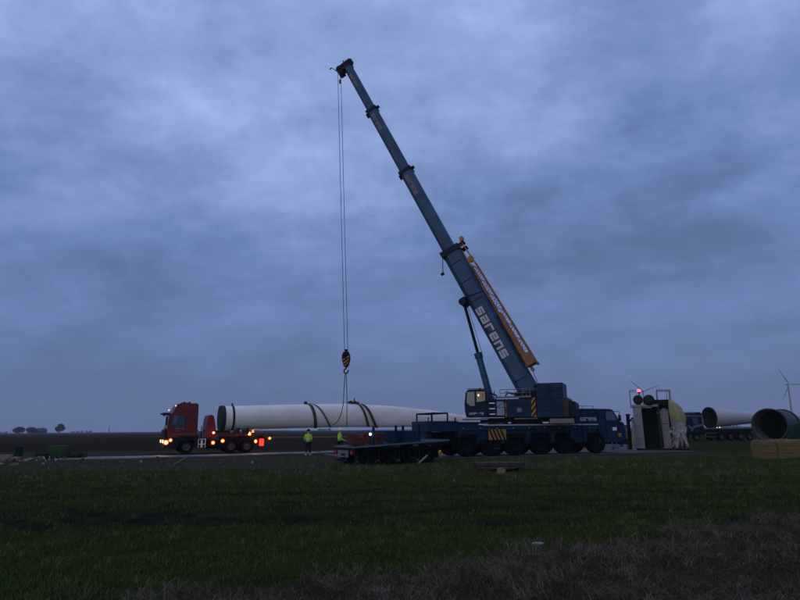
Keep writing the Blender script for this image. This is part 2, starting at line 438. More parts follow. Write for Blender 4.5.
def mix(f, a, b):
    n = N('ShaderNodeMix', data_type='RGBA')
    L(f, n.inputs[0])
    for s_, v in ((6, a), (7, b)):
        if isinstance(v, tuple): n.inputs[s_].default_value = (*v, 1)
        else: L(v, n.inputs[s_])
    return n.outputs[2]
def band(val, a, b, wob=0.0, nz=None):
    src = val
    if nz is not None:
        m_ = N('ShaderNodeMath', operation='MULTIPLY_ADD'); L(nz, m_.inputs[0]); m_.inputs[1].default_value = wob; L(val, m_.inputs[2]); src = m_.outputs[0]
    r = N('ShaderNodeMapRange', interpolation_type='SMOOTHSTEP'); L(src, r.inputs[0]); r.inputs[1].default_value = a; r.inputs[2].default_value = b
    return r.outputs[0]
grassc = ramp(noise(0.9, 8), [(0.3, (0.018, 0.022, 0.006)), (0.55, (0.030, 0.034, 0.009)), (0.75, (0.045, 0.040, 0.016))])
soil = ramp(noise(0.55, 9, 0.7), [(0.3, (0.016, 0.014, 0.010)), (0.46, (0.050, 0.041, 0.028)), (0.58, (0.034, 0.036, 0.016)), (0.7, (0.095, 0.080, 0.056))])
plough = ramp(noise(0.06, 7, 0.6), [(0.3, (0.020, 0.014, 0.010)), (0.7, (0.034, 0.024, 0.016))])
mud = ramp(noise(3.0, 6), [(0.35, (0.007, 0.0065, 0.006)), (0.7, (0.022, 0.020, 0.016))])
dead = ramp(noise(2.5, 7), [(0.3, (0.022, 0.017, 0.011)), (0.7, (0.050, 0.040, 0.027))])
nz = noise(0.35, 4)
c = mix(band(sp.outputs[1], 60, 64, 6.0, nz), soil, plough)
at_n = N('ShaderNodeAttribute', attribute_name='cover'); sc_ = N('ShaderNodeSeparateColor'); L(at_n.outputs['Color'], sc_.inputs[0])
c = mix(sc_.outputs[2], grassc, c); c = mix(sc_.outputs[1], c, dead); c = mix(sc_.outputs[0], c, mud)
L(c, bs.inputs['Base Color'])
bp = N('ShaderNodeBump'); bp.inputs['Strength'].default_value = 0.8; bp.inputs['Distance'].default_value = 0.06
L(noise(7, 8, 0.7), bp.inputs['Height']); L(bp.outputs[0], bs.inputs['Normal'])

# ---------------------------------------------------------------- grass and weeds
def colored(name, stops, scale):
    mt = bpy.data.materials.new(name); mt.use_nodes = True
    global nt, L, co_
    nt = mt.node_tree; L = nt.links.new; co_ = N('ShaderNodeTexCoord'); b = nt.nodes['Principled BSDF']
    b.inputs['Roughness'].default_value = 0.9; b.inputs['Specular IOR Level'].default_value = 0.1
    n = noise(scale, 6, 0.7); L(ramp(n, stops), b.inputs['Base Color']); return mt
m_grass = colored('grass_blades', [(0.28, (0.022, 0.036, 0.009)), (0.46, (0.046, 0.072, 0.015)), (0.60, (0.086, 0.098, 0.026)), (0.74, (0.17, 0.145, 0.055))], 2.2)
m_dry = colored('dead_grass_blades', [(0.3, (0.036, 0.027, 0.018)), (0.50, (0.088, 0.066, 0.045)), (0.68, (0.23, 0.18, 0.125))], 3.1)
rng = np.random.default_rng(11)
def blades(name, P, hgt, wid, mat, lean, seg, label, cat):
    n = len(P); ang = rng.uniform(0, 2 * np.pi, n); la = rng.uniform(0, 2 * np.pi, n)
    lx = np.cos(la) * lean * hgt; ly = np.sin(la) * lean * hgt
    z0 = height(P[:, 0], P[:, 1]) - 0.01
    ax = np.cos(ang) * wid / 2; ay = np.sin(ang) * wid / 2
    rings = []
    for k in range(seg):
        t = k / seg; w_ = 1 - t * 0.75
        cx = P[:, 0] + lx * t ** 1.7; cy = P[:, 1] + ly * t ** 1.7; cz = z0 + hgt * (t - 0.25 * t * t * np.minimum(lean, 1.6))
        rings.append(np.stack([cx - ax * w_, cy - ay * w_, cz], -1)); rings.append(np.stack([cx + ax * w_, cy + ay * w_, cz], -1))
    tip = np.stack([P[:, 0] + lx, P[:, 1] + ly, z0 + hgt * (1 - 0.25 * np.minimum(lean, 1.6))], -1)
    V = np.stack(rings + [tip], 1); nvp = V.shape[1]
    base = (np.arange(n) * nvp)[:, None]
    tr = []
    for k in range(seg - 1):
        a = 2 * k
        tr += [base + np.array([[a, a + 1, a + 3]]), base + np.array([[a, a + 3, a + 2]])]
    a = 2 * (seg - 1); tr.append(base + np.array([[a, a + 1, a + 2]]))
    F = np.concatenate(tr, 0).astype(np.int32)
    me = bpy.data.meshes.new(name); me.vertices.add(n * nvp); me.vertices.foreach_set('co', V.reshape(-1).astype(np.float32))
    me.loops.add(F.size); me.loops.foreach_set('vertex_index', F.ravel()); me.polygons.add(len(F))
    me.polygons.foreach_set('loop_start', np.arange(0, F.size, 3, dtype=np.int32)); me.polygons.foreach_set('loop_total', np.full(len(F), 3, dtype=np.int32))
    me.update(calc_edges=True); me.materials.append(mat)
    o = bpy.data.objects.new(name, me); COL.objects.link(o); o['kind'] = 'stuff'; o['label'] = label; o['category'] = cat
    return o
def scatter(n, y0, y1, power=1.0, margin=1.25):
    u = rng.uniform(0, 1, n)
    y = y0 * (y1 / y0) ** (u ** power)
    x = rng.uniform(-1, 1, n) * (y * 0.66 * margin + 1.5)
    return np.stack([x, y], -1)
P = scatter(380000, 4.0, 44, 0.95)
dm = drymask(P[:, 0], P[:, 1]); rm = rutmask(P[:, 0], P[:, 1])
patch = fbm(P[:, 0] * 0.7, P[:, 1] * 0.7, 12, 4)
keep = (rng.uniform(0, 1, len(P)) > soilmask(P[:, 0], P[:, 1]) * 0.93) & (rng.uniform(0, 1, len(P)) > dm * 0.8) & (rng.uniform(0, 1, len(P)) > rm * 1.3) & (rng.uniform(0, 1, len(P)) < 0.25 + 1.9 * (patch - 0.2))
P = P[keep]; patch = patch[keep]
hg = (0.030 + 0.085 * rng.uniform(0, 1, len(P)) ** 1.6) * (0.6 + 1.2 * patch)
blades('grass', P, hg, 0.006 + 0.0007 * P[:, 1], m_grass, rng.uniform(0.2, 1.1, len(P)), 2, 'short rough green grass of the field in front of the crane', 'grass')
# dead tangled grass on the near verge: tufts of arching stalks
nt_ = 15000
T = scatter(nt_, 3.6, 17, 1.0); dm = drymask(T[:, 0], T[:, 1]); cl = fbm(T[:, 0] * 1.1, T[:, 1] * 1.1, 44, 3)
T = T[(rng.uniform(0, 1, len(T)) < dm) & (rng.uniform(0, 1, len(T)) < 0.10 + 2.8 * (cl - 0.30))]
per = 22
P = np.repeat(T, per, 0) + rng.normal(0, 0.07, (len(T) * per, 2))
th = np.repeat(rng.uniform(0.6, 1.25, len(T)), per)
hg = (0.05 + 0.24 * rng.uniform(0, 1, len(P)) ** 2.4) * th * np.repeat(0.5 + 1.1 * fbm(T[:, 0] * 0.9, T[:, 1] * 0.9, 61, 3), per)
blades('dead_grass', P, hg, 0.004 + 0.0005 * P[:, 1], m_dry, rng.uniform(0.3, 2.4, len(P)), 3, 'matted brown dead grass along the nearest verge', 'dead grass')
# rough brown weeds before the road plates on the left side
T = np.stack([rng.uniform(-34, 14, 5200), rng.uniform(22, 41, 5200)], -1)
cl = fbm(T[:, 0] * 0.35, T[:, 1] * 0.6, 71, 3); T = T[rng.uniform(0, 1, len(T)) < 0.05 + 2.6 * (cl - 0.38)]
P = np.repeat(T, 18, 0) + rng.normal(0, 0.16, (len(T) * 18, 2))
hg = 0.04 + 0.20 * rng.uniform(0, 1, len(P)) ** 2.4
blades('weeds', P, hg, np.full(len(P), 0.03), m_dry, rng.uniform(0.2, 1.3, len(P)), 2, 'low brown weeds on the churned strip before the road plates', 'weeds')

# ---------------------------------------------------------------- temporary road of plates
road = bpy.data.objects.new('road', None); COL.objects.link(road); road['kind'] = 'structure'; road['category'] = 'road'
road['label'] = 'temporary road of pale plates running behind the trucks and under the crane'
def plate_mesh(lx, ly):
    b = MB(); c = 0.04
    b.prism([(c, 0), (lx - c, 0), (lx, c), (lx, ly - c), (lx - c, ly), (c, ly), (0, ly - c), (0, c)], 0.0, 0.07, axis='z')
    for k in range(1, 4): b.box(lx * k / 4 - 0.02, lx * k / 4 + 0.02, 0.1, ly - 0.1, 0.07, 0.078)
    return b.mesh('plate', M['plate'])
pm = plate_mesh(2.96, 1.34)
pts = [(-22.0, 41.2), (-16.0, 43.0), (-10.4, 45.9), (-5.4, 49.5), (3.0, 53.5)]
for (x0, y0), (x1, y1) in zip(pts[:-1], pts[1:]):
    ln = math.hypot(x1 - x0, y1 - y0); a = math.atan2(y1 - y0, x1 - x0); k = 0
    while k * 3.0 < ln - 1.2:
        for r_i in (0, 1):
            o = bpy.data.objects.new('plate', pm); COL.objects.link(o); o.parent = road
            t = k * 3.0; oy = r_i * 1.37
            o.location = (x0 + math.cos(a) * t - math.sin(a) * oy, y0 + math.sin(a) * t + math.cos(a) * oy, 0.0 + rnd.uniform(0, 0.03))
            o.rotation_euler = (rnd.uniform(-.006, .006), rnd.uniform(-.006, .006), a + rnd.uniform(-.012, .012))
        k += 1
CR_A = Vector((4.12, 40.13, 0)); CR_ANG = R_(22.02)
pm2 = plate_mesh(4.95, 1.95); pm2.materials[0] = material('darker_plate', (0.085, 0.082, 0.08), 0.7, 0, 0.35, 0.9, 0.3, 10, spec=0.3)  # plates around the crane get a darker tone
Xc = Matrix.Translation(CR_A) @ Matrix.Rotation(CR_ANG, 4, 'Z')
for i in range(-1, 4):
    for j in range(0, 5):
        o = bpy.data.objects.new('plate', pm2); COL.objects.link(o); o.parent = road
        p = Xc @ Vector((i * 5.0 - 1.6, -0.35 + j * 2.0, 0))
        o.location = (p.x, p.y, -0.035 + rnd.uniform(0, 0.02)); o.rotation_euler = (0, 0, CR_ANG + rnd.uniform(-.006, .006))

# ---------------------------------------------------------------- mobile crane
WZ = 0.045   # top of plates
crane = thing('mobile_crane', 'large blue telescopic crane lifting over a white turbine blade', 'crane', (CR_A.x, CR_A.y, WZ), CR_ANG)
cw = make_wheel(0.715, 0.52, M['rimdark'], crane)
axles = [0.0, 1.66, 3.46, 5.40, 7.30, 9.92]
cw.location = (axles[0], 0.0, 0.71)
for k, ax_ in enumerate(axles):
    if k: place_copy(cw, crane, (ax_, 0.0, 0.71))
    place_copy(cw, crane, (ax_, 2.75, 0.71), math.pi)
b = MB()
b.box(-1.9, 12.0, 0.85, 1.90, 0.72, 1.5)
for a in axles: b.tube((a, 0.3, 0.71), (a, 2.45, 0.71), 0.12, n=10); b.box(a - 0.25, a + 0.25, 0.95, 1.8, 0.45, 0.95)
b.build('chassis', M['steel'], crane)
b = MB()   # decks and wheel arches
b.box(-0.55, 10.05, 0.03, 2.72, 1.60, 1.94)
for x0, x1 in ((-0.55, -0.42), (0.76, 0.9), (2.45, 2.7), (4.24, 4.6), (6.18, 6.5), (8.1, 9.1)):
    b.box(x0, x1, 0.06, 2.69, 0.75, 1.598)
b.box(-0.50, 10.0, 0.10, 0.16, 1.35, 1.598); b.box(-0.50, 10.0, 2.59, 2.65, 1.35, 1.598)
b.build('deck', M['blue'], crane)
b = MB(); b.box(1.15, 10.10, -0.0, 0.026, 1.885, 1.955); b.build('trim_strip', M['letter'], crane)
for q6 in ((2.9, 6.9, 0.35, 2.4, 1.942, 2.02), (-0.4, 1.0, 0.3, 0.9, 1.942, 2.12), (7.0, 7.9, 0.1, 0.7, 1.942, 2.35)): MB().box(*q6).build('deck_box', M['darkblue'], crane)
b = MB(); b.box(-2.64, -0.56, 0.12, 2.63, 1.55, 2.18); b.box(-2.58, -2.2, 0.5, 2.2, 0.85, 1.549); b.build('rear_body', M['blue'], crane)
b = MB()
for y in (0.2, 2.5): b.path([(-2.33, y, 2.181), (-2.33, y, 2.66), (-1.25, y, 2.66), (-1.25, y, 2.181)], 0.055, 8)
b.tube((-2.33, 0.2, 2.66), (-2.33, 2.5, 2.66), 0.045); b.tube((-1.25, 0.2, 2.66), (-1.25, 2.5, 2.66), 0.045)
b.tube((-2.56, 0.2, 2.18), (-2.56, 0.2, 2.42), 0.04); b.tube((-0.72, 0.2, 2.18), (-0.72, 0.2, 2.40), 0.05)
b.build('rear_rail', M['darkblue'], crane)
b = MB(); b.box(1.5, 2.8, 0.0, 2.75, 0.98, 1.598); b.tube((2.15, 0.15, 0.5), (2.15, 0.15, 0.98), 0.10); b.lathe([(0.42, 0.001), (0.42, 0.26), (0.5, 0.26), (0.54, 0.001)], 16, 'z', (2.15, 0.15, 0)); b.build('outrigger', M['blue'], crane)
hazard(crane, 'hazard_board', (1.5, -0.002, 1.0), (1, 0, 0), (0, 0, 1), 1.28, 0.66, (0, -1, 0), slant=-0.45, step=0.27)
b = MB(); b.box(7.75, 8.05, 0.0, 2.75, 0.98, 1.598); b.build('outrigger', M['blue'], crane)
# engine housing and road cab
b = MB(); b.prism([(7.95, 1.942), (10.12, 1.942), (10.12, 2.98), (8.1, 2.98), (7.95, 2.85)], 0.06, 2.69); 
for k in range(6): b.box(8.3, 9.9, 0.045, 0.059, 2.62 + k * 0.05, 2.64 + k * 0.05)
b.build('engine_housing', M['blue'], crane)
lettering('sarens', (8.62, 0.045, 2.16), (1, 0, 0), (0, 0, 1), 0.235, 1.0).build('lettering', M['letter'], crane)
b = MB(); b.tube((9.05, 1.0, 2.98), (9.15, 1.0, 3.42), 0.10, n=10); b.tube((9.15, 1.0, 3.42), (8.85, 1.0, 3.22), 0.06); b.build('exhaust', M['steel'], crane)
prof = [(10.135, 0.72), (12.05, 0.72), (12.42, 0.95), (12.45, 1.55), (12.30, 2.02), (11.98, 2.14), (11.45, 2.88), (11.2, 2.97), (10.2, 2.97), (10.135, 2.9)]
b = MB(); b.prism(prof, 0.04, 2.71); cab_o = b.build('road_cab', M['blue'], crane)
b = MB(); b.prism([(10.82, 2.20), (11.78, 2.20), (11.36, 2.78), (10.82, 2.78)], 0.018, 0.039); b.build('window', M['glasspale'], cab_o)
b = MB(); b.prism([(10.82, 2.20), (11.78, 2.20), (11.36, 2.78), (10.82, 2.78)], 2.711, 2.73); b.build('window', M['glasspale'], cab_o)
b = MB(); b.add([(12.0, 0.25, 2.16), (12.0, 2.5, 2.16), (11.49, 2.5, 2.87), (11.49, 0.25, 2.87)], [(0, 1, 2, 3)]); b.build('windscreen', M['glass'], cab_o)
for q4 in ((10.75, 10.79, 0.95, 2.85), (11.86, 11.9, 0.95, 2.1)): MB().box(q4[0], q4[1], 0.02, 0.039, q4[2], q4[3]).build('door_seam', M['plastic'], cab_o)
MB().box(11.0, 11.2, 0.0, 0.039, 1.95, 1.99).build('handle', M['plastic'], cab_o)
b = MB(); b.box(11.3, 11.62, -0.02, 0.039, 1.5, 1.72); b.build('mirror', M['white'], cab_o)
b = MB(); b.box(11.75, 11.98, -0.03, 0.039, 1.08, 1.32); b.build('marker_plate', M['amber'], cab_o)
b = MB(); b.box(12.05, 12.55, 0.0, 2.75, 0.55, 0.93); b.box(12.46, 12.75, 0.6, 2.1, 0.95, 1.5); b.build('bumper', M['steel'], crane)
b = MB(); b.tube((11.2, 0.05, 0.2), (11.2, 0.05, 0.72), 0.03); b.tube((11.55, 0.05, 0.2), (11.55, 0.05, 0.72), 0.03); b.box(11.15, 11.6, 0.0, 0.25, 0.18, 0.22); b.build('step', M['grey'], crane)

# small fittings on the carrier
for x in (4.62, 8.35):
    b = MB()
    for dx_ in (0, 0.36): b.tube((x + dx_, -0.06, 0.45), (x + dx_, -0.02, 1.93), 0.022, n=6)
    for k in range(5): b.tube((x, -0.05, 0.55 + k * 0.3), (x + 0.36, -0.05, 0.55 + k * 0.3), 0.02, n=6)
    b.build('ladder', M['darkblue'], crane)
for x0, x1, z0, z1 in ((0.82, 1.38, 1.0, 1.5), (6.2, 6.48, 0.8, 1.55), (8.8, 9.08, 0.8, 1.55), (4.26, 4.56, 0.8, 1.55)):
    b = MB(); b.box(x0, x1, -0.02, 0.029, z0, z1); o = b.build('side_locker', M['darkblue'], crane)
    b = MB(); b.box(x0 + 0.03, x1 - 0.03, -0.03, -0.0205, z0 + 0.05, z1 - 0.05); b.build('door', M['blue'], o)
b = MB(); b.path([(-0.4, 0.5, 2.0), (0.6, 0.3, 2.08), (1.6, 0.5, 2.03), (2.6, 0.3, 2.07), (3.2, 0.4, 2.06)], 0.045); b.build('hydraulic_hose', M['steel'], crane)
for k in range(9):
    b = MB(); b.box(-0.3 + k * 1.2, -0.18 + k * 1.2, 0.012, 0.029, 1.70, 1.76); b.build('side_reflector', M['amber'], crane)
b = MB()
for x in (8.2, 9.1, 10.0): b.tube((x, 0.3, 2.98), (x, 0.3, 3.16), 0.018, n=6)
b.tube((8.2, 0.3, 3.16), (10.0, 0.3, 3.16), 0.018, n=6); b.build('handrail', M['darkblue'], crane)
for x in (8.7, 9.35): MB().box(x, x + 0.015, 0.05, 0.0595, 2.0, 2.9).build('door_seam', M['plastic'], crane)
b = MB(); b.path([(11.45, 0.1, 2.8), (11.85, -0.12, 2.78), (11.85, -0.12, 2.55)], 0.02, 6); b.box(11.78, 11.92, -0.2, -0.06, 2.15, 2.55); b.build('wing_mirror', M['plastic'], crane)
MB().box(7.0, 7.35, 0.15, 0.6, 2.351, 2.5).build('deck_box', M['steel'], crane)
# --- superstructure; own frame: x towards the boom head, y towards the camera side
XU = Matrix.Translation((5.3, 1.4, 0)) @ Matrix.Rotation(R_(160.42) - CR_ANG, 4, 'Z')
def up(mb, name, mat, parent=crane): return mb.build(name, mat, parent, XU)
b = MB(); b.lathe([(1.94, 0.001), (1.94, 1.05), (2.12, 1.05), (2.12, 0.001)], 32, 'z'); up(b, 'slewing_ring', M['steel'])
b = MB(); b.box(-3.3, 3.0, -0.9, 0.9, 2.12, 2.40); b.box(-0.9, 1.3, -1.25, 1.25, 2.401, 2.5)
b.prism([(-1.3, 2.5), (1.2, 2.5), (0.9, 3.2), (-0.2, 4.15), (-0.9, 4.15), (-1.3, 3.6)], 0.66, 0.80); b.prism([(-1.3, 2.5), (1.2, 2.5), (0.9, 3.2), (-0.2, 4.15), (-0.9, 4.15), (-1.3, 3.6)], -0.80, -0.66)
up(b, 'turntable', M['steel'])
prof = [(2.40, 2.44), (3.84, 2.44), (3.93, 2.85), (3.95, 3.35), (3.86, 4.12), (3.70, 4.30), (2.52, 4.30), (2.40, 4.16)]
b = MB(); b.prism(prof, 0.40, 1.37); cab_u = up(b, 'operator_cab', M['darkblue'])
b = MB(); b.prism([(3.24, 3.22), (3.55, 3.22), (3.80, 3.45), (3.74, 4.16), (3.24, 4.16)], 1.371, 1.385); up(b, 'window', M['glasspale'], cab_u)
b = MB(); b.prism([(2.52, 3.55), (3.10, 3.45), (3.10, 4.16), (2.52, 4.16)], 1.371, 1.385); up(b, 'window', M['glass'], cab_u)
b = MB(); b.box(2.92, 3.00, 1.386, 1.392, 3.86, 3.98); up(b, 'lamp', M['g_cab'], cab_u)
b = MB(); b.box(2.62, 2.72, 1.386, 1.39, 3.75, 4.05); up(b, 'reflector', M['grey'], cab_u)
b = MB(); b.add([(3.862, 0.48, 4.10), (3.862, 1.30, 4.10), (3.952, 1.30, 3.38), (3.952, 0.48, 3.38)], [(0, 1, 2, 3)]); up(b, 'windscreen', M['glasspale'], cab_u)
lettering('unp-70', (3.62, 1.372, 2.62), (-1, 0, 0), (0, 0, 1), 0.16, 1.05).build('lettering', M['letter'], cab_u, XU)
b = MB(); b.box(2.55, 3.65, 0.5, 1.3, 4.301, 4.33); b.tube((2.9, 1.1, 4.33), (2.9, 1.1, 4.42), 0.06); b.tube((2.4, 1.37, 4.36), (3.7, 1.37, 4.38), 0.02); up(b, 'roof_hatch', M['steel'], cab_u)
b = MB(); b.box(2.35, 4.08, 0.35, 1.55, 2.27, 2.38); up(b, 'walkway', M['grey'])
b = MB(); b.box(1.12, 2.38, 0.45, 1.36, 2.44, 3.62); up(b, 'hydraulic_cabinet', M['darkblue'])
for z in (2.64, 3.0, 3.36):
    b = MB(); b.box(1.86, 2.22, 1.361, 1.48, z - 0.03, z + 0.04); up(b, 'step', M['white'])
b = MB(); b.box(1.25, 1.74, 1.361, 1.375, 2.56, 3.05); b.prism([(1.74, 3.10), (1.74, 3.46), (1.25, 3.46)], 1.361, 1.375); b.prism([(1.70, 3.08), (1.25, 3.08), (1.25, 3.40)], 1.361, 1.375); up(b, 'emblem_plate', material('pale_blue_paint', (0.20, 0.25, 0.33), 0.5, 0, 0.05, 3))
hazard(crane, 'hazard_board', XU @ Vector((1.18, 1.361, 2.44)), XU.to_3x3() @ Vector((-1, 0, 0)), (0, 0, 1), 0.10, 1.05, XU.to_3x3() @ Vector((0, 1, 0)), slant=1.0, step=0.24)
b = MB(); b.box(-0.52, 1.05, 0.95, 1.35, 2.44, 3.62); b.box(-0.52, 1.7, 0.82, 0.949, 2.501, 3.5); sp_o = up(b, 'side_panel', M['blue'])
b = MB(); b.box(0.10, 0.40, 1.351, 1.37, 2.75, 3.02); up(b, 'service_plate', M['grey'], sp_o)
b = MB(); b.box(-0.4, 0.95, 1.351, 1.36, 3.34, 3.37); b.box(-0.4, 0.95, 1.351, 1.36, 3.2, 3.22); up(b, 'trim', M['darkblue'], sp_o)
b = MB(); b.box(-0.55, 1.75, 0.9, 1.38, 3.70, 3.80); up(b, 'catwalk', M['grey'])
b = MB()
for x in (-0.5, 0.0, 0.5, 1.0, 1.5): b.tube((x, 1.33, 3.8), (x, 1.33, 4.25), 0.022, n=6)
b.tube((-0.5, 1.33, 4.25), (1.5, 1.33, 4.25), 0.025); b.tube((-0.5, 1.33, 4.02), (1.5, 1.33, 4.02), 0.018)
b.path([(-0.3, 1.1, 3.8), (0.1, 1.1, 4.1), (0.6, 1.1, 4.0), (1.2, 1.1, 4.12)], 0.04); up(b, 'railing', M['grey'])
b = MB(); b.lathe([(-0.6, 0.42), (-0.5, 0.42), (-0.5, 0.30), (0.5, 0.30), (0.5, 0.42), (0.6, 0.42)], 24, 'y', (-0.95, 0, 4.18)); b.box(-1.2, -0.9, -0.55, 0.55, 3.65, 3.8); up(b, 'winch', M['steel']); b = MB(); b.path([(1.9, 1.0, 3.5), (1.8, 1.0, 3.9), (2.3, 1.0, 4.1)], 0.05); b.path([(2.0, 0.8, 3.6), (2.0, 0.8, 4.2)], 0.03); up(b, 'hydraulic_hose', M['steel']); b = MB(); b.path([(1.2, 1.2, 3.81), (1.0, 1.2, 4.05), (0.7, 1.1, 3.95), (0.2, 1.2, 4.12), (-0.2, 1.1, 3.9)], 0.045); up(b, 'hydraulic_hose', M['steel']); MB().box(0.2, 0.6, 0.95, 1.2, 3.81, 4.0).build('valve_box', M['steel'], crane, XU)
hazard(crane, 'hazard_board', XU @ Vector((-0.54, 1.352, 2.42)), XU.to_3x3() @ Vector((-1, 0, 0)), (0, 0, 1), 0.30, 1.26, XU.to_3x3() @ Vector((0, 1, 0)), slant=0.9, step=0.36)
# counterweight slabs, stacked with open joints
for (x0, x1, z0, z1, y) in ((-2.95, -0.90, 2.40, 2.80, 1.42), (-2.95, -0.90, 2.815, 3.20, 1.42), (-2.95, -0.90, 3.215, 3.60, 1.42),
                            (-2.62, -0.93, 3.615, 4.10, 1.40), (-2.62, -0.93, 4.115, 4.60, 1.40)):
    b = MB(); b.prism([(x0, z0), (x1, z0), (x1, z1), (x0, z1)], -y, y); b.box(x0 + 0.75, x1 - 0.75, y, y + 0.03, z0 + 0.14, z1 - 0.14); up(b, 'counterweight_slab', M['blue'])
MB().box(-2.93, -2.62, 1.42, 1.435, 2.45, 3.55).build('worn_plate', M['timber'], crane, XU)
for x in (-0.1, 0.62): MB().box(x, x + 0.015, 1.351, 1.3565, 2.5, 3.55).build('door_seam', M['plastic'], sp_o, XU)
for k in range(5): MB().box(0.68, 1.0, 1.351, 1.362, 2.62 + k * 0.07, 2.65 + k * 0.07).build('vent_slat', M['plastic'], sp_o, XU)
b = MB(); b.prism([(-3.38, 2.40), (-2.96, 2.40), (-2.96, 3.40), (-3.3, 3.38), (-3.38, 3.28)], -1.3, 1.3); up(b, 'tail_box', M['darkblue'])
b = MB(); b.box(-3.2, -1.68, 0.5, 1.38, 2.0, 2.30); b.box(-0.9, 0.6, 1.25, 1.3, 2.30, 2.36); up(b, 'under_panel', M['grey'])

# --- boom; s along, t across (towards the upper side)
FX, FZ = -0.52, 3.5
ex, ez = 0.4466, 0.8947; tx, tz = -0.8947, 0.4466
def bp_(s, t, y): return (FX + ex * s + tx * t, y, FZ + ez * s + tz * t)
def boom_sec(s0, s1, h, w, t0=0.0, ext=0.0):
    c = h * 0.16; d = h * 0.28
    pr = [(-h / 2, -w / 2 + d), (-h / 2 + c * 1.4, -w / 2), (h / 2 - c, -w / 2), (h / 2, -w / 2 + c), (h / 2, w / 2 - c), (h / 2 - c, w / 2), (-h / 2 + c * 1.4, w / 2), (-h / 2, w / 2 - d)]
    return MB().loft([[bp_(s, t0 + t, y) for t, y in pr] for s in (s0, s1)])
def collar(s, h, w, t0=0.0, L_=0.22, th=0.045):
    b = MB()
    for dt in (-1, 1):
        b.loft([[bp_(ss, t0 + dt * (h / 2 + th / 2) + q, y) for q, y in ((-th / 2, -w / 2 - th), (th / 2, -w / 2 - th), (th / 2, w / 2 + th), (-th / 2, w / 2 + th))] for ss in (s - L_ / 2, s + L_ / 2)])
        b.loft([[bp_(ss, t0 + q, dt * (w / 2 + th / 2 + 0.001) + y) for q, y in ((-h / 2, -th / 2), (h / 2, -th / 2), (h / 2, th / 2), (-h / 2, th / 2))] for ss in (s - L_ / 2, s + L_ / 2)])
    return b
T0 = 0.04
main = up(boom_sec(0.2, 12.35, 1.38, 1.15, T0), 'boom_base', M['boom'])
s2 = up(boom_sec(12.3, 20.0, 0.98, 0.86), 'boom_section', M['boom'])
s3 = up(boom_sec(19.9, 26.4, 0.84, 0.72), 'boom_section', M['boom'])
s4 = up(boom_sec(26.3, 31.5, 0.70, 0.60), 'boom_section', M['boom'])
up(collar(12.3, 1.42, 1.18, T0, 0.42), 'boom_collar', M['darkblue'])
up(collar(20.0, 1.0, 0.88, 0, 0.26), 'boom_collar', M['darkblue'])
up(collar(26.4, 0.86, 0.74, 0, 0.24), 'boom_collar', M['darkblue'])
b = MB()   # cable guides and lugs on the collars
for s, h in ((20.0, 0.5), (26.4, 0.43)):
    b.loft([[bp_(s + q, t, y) for t, y in ((h + 0.02, -0.12), (h + 0.24, -0.10), (h + 0.24, 0.10), (h + 0.02, 0.12))] for q in (-0.05, 0.12)])
    b.loft([[bp_(s + q, -t, y) for t, y in ((h + 0.02, -0.12), (h + 0.18, -0.10), (h + 0.18, 0.10), (h + 0.02, 0.12))] for q in (-0.3, 0.02)])
for q in (-0.35, 0.1): b.loft([[bp_(12.3 + q + dq, t, y) for t, y in ((0.7, -0.3), (1.25, -0.3), (1.25, 0.3), (0.7, 0.3))] for dq in (0, 0.12)])
b.tube(bp_(12.1, -0.75, 0.3), bp_(11.1, -1.25, 0.3), 0.03); b.tube(bp_(11.1, -1.15, 0.3), bp_(11.1, -1.40, 0.3), 0.12)
up(b, 'cable_guide', M['steel'])
b = MB(); b.loft([[bp_(s, t, y) for y in (-0.5, 0.5) for t in ((-0.66, -0.95) if y < 0 else (-0.95, -0.66))] for s in (8.2, 8.75)])
b.lathe([(-0.62, 0.001), (-0.62, 0.26), (0.62, 0.26), (0.62, 0.001)], 18, 'y', bp_(8.45, -0.95, 0)); b.path([bp_(8.6, -0.66, 0.6), bp_(8.35, 0.7, 0.6)], 0.035); up(b, 'cylinder_bracket', M['darkblue'])
b = MB(); b.path([bp_(s_, 0.76 + 0.03 * math.sin(s_ * 2.1), 0.35) for s_ in [0.6 + 0.8 * k for k in range(15)]], 0.03, 6); up(b, 'boom_cable', M['plastic'], main)
for s_ in (1.6, 8.0, 9.6, 11.2): b = MB(); b.loft([[bp_(q, t, y) for t, y in ((-0.5, 0.5755), (0.5, 0.5755), (0.5, 0.588), (-0.5, 0.588))] for q in (s_, s_ + 0.07)]); up(b, 'weld_strip', M['darkblue'], main)
# lettering on the base section, reading down the boom
ed = Vector((-ex, 0, -ez)); td = Vector((tx, 0, tz))
def boom_text(s_top, h, t_base, y, thick=0.012, adv=1.28, wf=1.02):
    return lettering('sarens', bp_(s_top, t_base, y), ed, td, h, adv, thick, wf)
h_ = 0.54
# letters on the camera side (y > 0): normal must face +y: reading dir x up = (-e)x(t)
up(boom_text(7.45, h_, -0.42, 0.576), 'lettering', M['letter'], main)
for s_, w_, par, hh in ((19.55, 0.431, s2, 0.34), (25.95, 0.361, s3, 0.30), (30.4, 0.301, s4, 0.26)):
    up(boom_text(s_, hh, -hh * 0.5 - 0.08, w_, 0.01, 0.92, 0.76), 'lettering', M['grey'], par)
# luffing cylinder
b = MB(); base_p, mid_p, top_p = Vector((2.25, 0, 3.0)), Vector((2.66, 0, 6.75)), Vector(bp_(8.45, -0.95, 0))
dd = (top_p - base_p).normalized(); mid_p = base_p + dd * 4.0
b.tube(base_p, mid_p, 0.235, n=18); b.tube(mid_p - dd * 0.3, mid_p + dd * 0.06, 0.29, n=18); up(b, 'luffing_cylinder', M['boom'])
b = MB(); b.tube(mid_p, top_p, 0.11, n=14); b.tube(mid_p + Vector((-0.35, 0.3, 0)), top_p + Vector((-0.25, 0.3, 0)), 0.018, n=5)
up(b, 'cylinder_rod', M['steel'])
